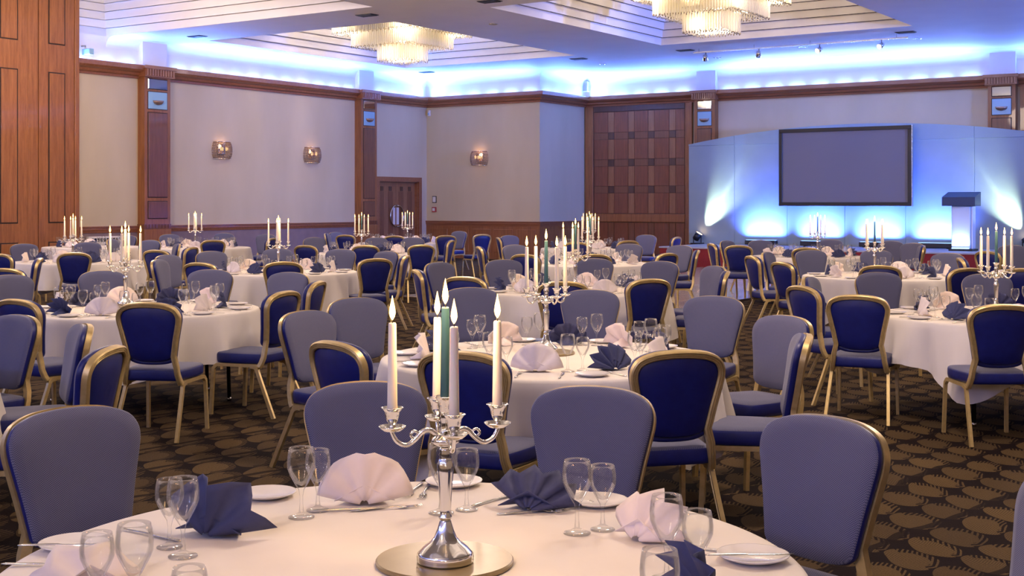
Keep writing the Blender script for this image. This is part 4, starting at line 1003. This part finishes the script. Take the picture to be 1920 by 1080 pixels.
for px, py, rz, lab in ((500, 931, 0, 'white side plate behind the standing navy napkin'), (851, 909, 1, 'white side plate beyond the nearest candelabra'), (1120, 945, 2, 'white side plate half hidden behind two goblets'),
        (1412, 1049, 0.3, 'white side plate with a knife lying across it, by the navy-blue chair front'), (140, 1026, 0.5, 'white side plate with a knife by the chair at the left edge')):
    x, y = tp(px, py); put('side_plate', PLATE, x, y, TT, rz, lab, 'plate', 'side plates on the nearest table')
for px, py, rz, z, lab in ((1405, 1043, 0.05, 0.0145, 'table knife lying across the side plate by the right-hand chair'), (118, 1024, 0.1, 0.0145, 'table knife lying across the side plate at the left edge'), (88, 1061, 0.0, 0, 'table knife handle on the cloth at the left edge'),
        (655, 957, 0.25, 0, 'table knife under the white fan napkin'), (930, 938, 0.9, 0, 'table knife beside the flat navy napkin'), (1320, 1030, -0.5, 0, 'table knife beyond the shorter goblet at the right'), (285, 1005, -0.6, 0, 'table knife showing beside the paired goblets')):
    x, y = tp(px, py, TT + z); put('table_knife', KNIFE, x, y, TT + z, rz, lab, 'cutlery', 'cutlery on the nearest table')
for px, py, rz, lab in ((777, 920, -1.75, 'table fork between the white fan napkin and the plate, left one'), (797, 923, -1.62, 'table fork between the white fan napkin and the plate, right one'), (725, 955, 0.3, 'table fork peeping out under the white fan napkin'), (1050, 950, 0.4, 'table fork under the flat navy napkin'), (1000, 962, 0.2, 'second fork under the flat navy napkin, nearer us')):
    x, y = tp(px, py); put('table_fork', FORK, x, y, TT, rz, lab, 'cutlery', 'cutlery on the nearest table')
NF = fan_mesh('fan_napkin', M['nap_navy'], 5, 0.135, 0.024, 4, 150, 0.85, 0.0, 0.68)
NT_ = fan_mesh('fan_napkin', M['nap_navy'], 3, 0.155, 0.030, 8, 160, 0.25, 0.02, 0.9)
NW = fan_mesh('fan_napkin', M['nap_white'], 4, 0.118, 0.020, 4, 165, 0.70, 0.0, 0.92)
NF2 = fan_mesh('fan_napkin', M['nap_white'], 3, 0.118, 0.018, 4, 165, 1.0, 0.0, 0.62)
for px, py, me, rz, nm, lab in ((683, 950, NAPW, 0.05, 'white', 'white fan napkin standing between goblets and the nearest candelabra'), (385, 1010, NT_, -0.35, 'navy', 'navy napkin standing in a loose fan left of the nearest candelabra'),
        (988, 962, NF, -0.2, 'navy', 'navy napkin fan lying low right of the nearest candelabra'), (1190, 1018, NW, -0.75, 'white', 'white napkin slumped behind the goblets on the right side'),
        (1332, 1130, NAPN, 1.9, 'navy', 'navy napkin whose tip shows at the bottom edge'), (172, 1112, NF2, 0.55, 'white', 'white napkin behind the big goblets at the left')):
    x, y = tp(px, py); put('fan_napkin', me, x, y, TT, rz, lab, 'napkin', nm + ' napkins on the nearest table')
x, y = tp(1000, 638, TT); put('menu_card', (lambda mb: (mb.box(-0.10, 0.10, -0.07, 0.07, 0, 0.006, bev=0.002), mb.mesh('menu_card', M['navy_card']))[1])(MB()), x, y, TT, 0.2, 'flat navy card lying beside the candelabra base on the second table', 'card', None)
# ================================================================== CANDELABRA
CBZ = 0.357                                   # height of the side cups' rims over the foot
def candelabra_parts():
    D = []
    mb = MB(); mb.lathe([(0.003, 0), (0.064, 0), (0.0655, 0.004), (0.064, 0.008), (0.066, 0.011), (0.064, 0.015), (0.065, 0.018), (0.060, 0.023), (0.050, 0.034), (0.036, 0.044), (0.026, 0.056), (0.019, 0.074), (0.0135, 0.092), (0.012, 0.098)], 32); D.append(('base', mb.mesh('base', M['silver'])))
    mb = MB(); mb.lathe([(0.0145, 0.098), (0.0150, 0.103), (0.0115, 0.107), (0.0125, 0.120), (0.0155, 0.170), (0.0185, 0.205), (0.0190, 0.222), (0.0150, 0.234), (0.0120, 0.240), (0.0150, 0.245), (0.0120, 0.250), (0.0140, 0.256), (0.0110, 0.262)], 24, flute=8, fl=0.045); D.append(('stem', mb.mesh('stem', M['silver'])))
    mb = MB(); mb.lathe([(0.010, 0.262), (0.024, 0.268), (0.034, 0.276), (0.030, 0.284), (0.018, 0.290), (0.013, 0.300), (0.0125, 0.325), (0.017, 0.335), (0.013, 0.345), (0.012, 0.362)], 24); D.append(('hub', mb.mesh('hub', M['silver'])))
    cup = [(0.006, -0.062), (0.012, -0.058), (0.007, -0.052), (0.0075, -0.046), (0.013, -0.036), (0.0165, -0.022), (0.0175, -0.012), (0.0235, -0.002), (0.0265, 0.0), (0.0235, 0.001), (0.0135, -0.010), (0.003, -0.014)]
    mb = MB(); mb.lathe([(r, z + CBZ + 0.022) for r, z in cup], 20); D.append(('cup', mb.mesh('cup', M['silver'])))
    return D
def candelabra(mw, label):
    r = thing('candelabra', label, 'candelabra', mw, 'five-armed silver candelabra')
    for n, m in candelabra_parts(): obj(n, m, r, I4)
    cup = [(0.006, -0.050), (0.010, -0.046), (0.007, -0.042), (0.0075, -0.038), (0.013, -0.030), (0.0165, -0.018), (0.0175, -0.010), (0.0235, -0.002), (0.0265, 0.0), (0.0235, 0.001), (0.0135, -0.010), (0.003, -0.014)]
    mb = MB(); mb.lathe([(q, z + CBZ) for q, z in cup], 20); cm = mb.mesh('cup', M['silver'])
    mb = MB(); mb.lathe([(0.004, CBZ - 0.056), (0.020, CBZ - 0.053), (0.031, CBZ - 0.044), (0.031, CBZ - 0.042), (0.018, CBZ - 0.048), (0.004, CBZ - 0.048)], 20); pm = mb.mesh('drip_pan', M['silver'])
    p = spline([(0.012, 0, 0.285), (0.034, 0, 0.302), (0.052, 0, 0.300), (0.070, 0, 0.282), (0.090, 0, 0.270), (0.112, 0, 0.280), (0.124, 0, 0.304), (AR, 0, CBZ - 0.052)], 5)
    mb = MB(); mb.tube(p, [0.0062 - 0.002 * abs(i / (len(p) - 1) - 0.2) for i in range(len(p))], 8)
    mb.tube(spline([(0.060, 0, 0.295), (0.072, 0, 0.302), (0.080, 0, 0.294), (0.076, 0, 0.286)], 4), 0.0035, 6); am = mb.mesh('arm', M['silver'])
    for k in range(4):
        R = Matrix.Rotation(k * math.pi / 2, 4, 'Z'); T = R @ Matrix.Translation((AR, 0, 0))
        obj('arm', am, r, R); obj('drip_pan', pm, r, T); obj('cup', cm, r, T)
    return r
AR = 0.122
candel0 = None
def candle_meshes(h):
    mb = MB(); mb.lathe([(0.0118, 0), (0.0118, 0.01), (0.0090, h - 0.004), (0.0075, h), (0.002, h - 0.0015)], 16); return mb.v, mb
mbf = MB(); mbf.lathe([(0.0010, 0.0), (0.0055, 0.008), (0.0075, 0.017), (0.0060, 0.029), (0.0032, 0.042), (0.0004, 0.056)], 12); FLAME = mbf.mesh('flame', M['flame'])
mbf = MB(); mbf.tube([(0, 0, -0.003), (0.0005, 0, 0.006), (0.0015, 0, 0.011)], 0.0011, 6); WICK = mbf.mesh('wick', M['wick'])
CANDLES = {}
for h in (0.205, 0.237):
    _, mb = candle_meshes(h); CANDLES[h, 'white'] = mb.mesh('candle', M['wax'])
    _, mb = candle_meshes(h); CANDLES[h, 'teal'] = mb.mesh('candle', M['wax_teal'])
mbd = MB(); mbd.lathe([(0.003, 0), (0.158, 0), (0.160, 0.003), (0.160, 0.009), (0.157, 0.012), (0.003, 0.012)], 48); DISC = mbd.mesh('centre_disc', M['mirror_gold'], 40)
CB = {'A': (835, 1053, 12), 'B': (1024, 637, 27), 'C': (235, 566, 4), 'D': (1868, 577, 41), 'E': (1640, 505, 25), 'F': (1533, 476, 9), 'G': (1079, 540, 10), 'H': (1107, 493, 14), 'I': (1105, 465, 20), 'J': (137, 489, 3), 'M': (366, 462, 5), 'N': (522, 508, 2), 'O': (678, 473, 28), 'P': (764, 455, 28)}
for t, (px, py, rz) in CB.items():
    zb = TT + 0.013
    if t == 'A': x, y = tp(px, py, TT + 0.012)
    else: y = TC[t][1] + {'B': 0.15, 'C': 0.25}.get(t, 0.0); x = (px - 960) / F * y
    put('centre_disc', DISC, x + (0.0 if t != 'A' else -0.003), y + (0.03 if t == 'A' else 0), TT, 0, ('gilt round disc under the nearest candelabra' if t == 'A' else 'gilt round disc under the candelabra on ' + TN[t]), 'table mat', 'centre discs')
    mw = TR(x, y, zb, math.radians(rz)); lab = 'five-armed silver candelabra on ' + TN[t]
    if candel0 is None: candel0 = candelabra(mw, lab)
    else: copy_tree(candel0, mw, lab)
    h = 0.205 if t == 'A' else 0.237
    cs = []
    for k in range(5):
        a = math.radians(rz) + k * math.pi / 2; q = AR if k < 4 else 0
        cs.append((x + q * math.cos(a), y + q * math.sin(a), zb + CBZ - 0.012 + (0.022 if k == 4 else 0), 'teal' if (k == 4 and t not in 'JMNC') else 'white', k))
    order = {it[4]: o for it, o in rank([c for c in cs if c[4] < 4], lambda c: c[0] / c[1])}
    for cx_, cy_, cz_, col, k in cs:
        lab = (('tall dark teal' if col == 'teal' else 'tall white') + ' lit centre candle' if k == 4 else 'lit outer candle, ' + order[k]) + ' on ' + TN[t]
        hh = h + (0.012 if k == 4 else 0)
        c = obj('taper_candle', CANDLES[h, col], None, TR(cx_, cy_, cz_)); tag(c, lab, 'candle', 'candles on ' + TN[t])
        if k == 4: c.scale = (1, 1, hh / h)
        w = obj('wick', WICK, c, Matrix.Translation((0, 0, h))); f = obj('flame', FLAME, w, Matrix.Translation((0, 0, 0.006)))
    point('candle_light', (x, y, zb + CBZ + h + 0.05), CANDLE_W, (1.0, 0.58, 0.24), 0.10, False)
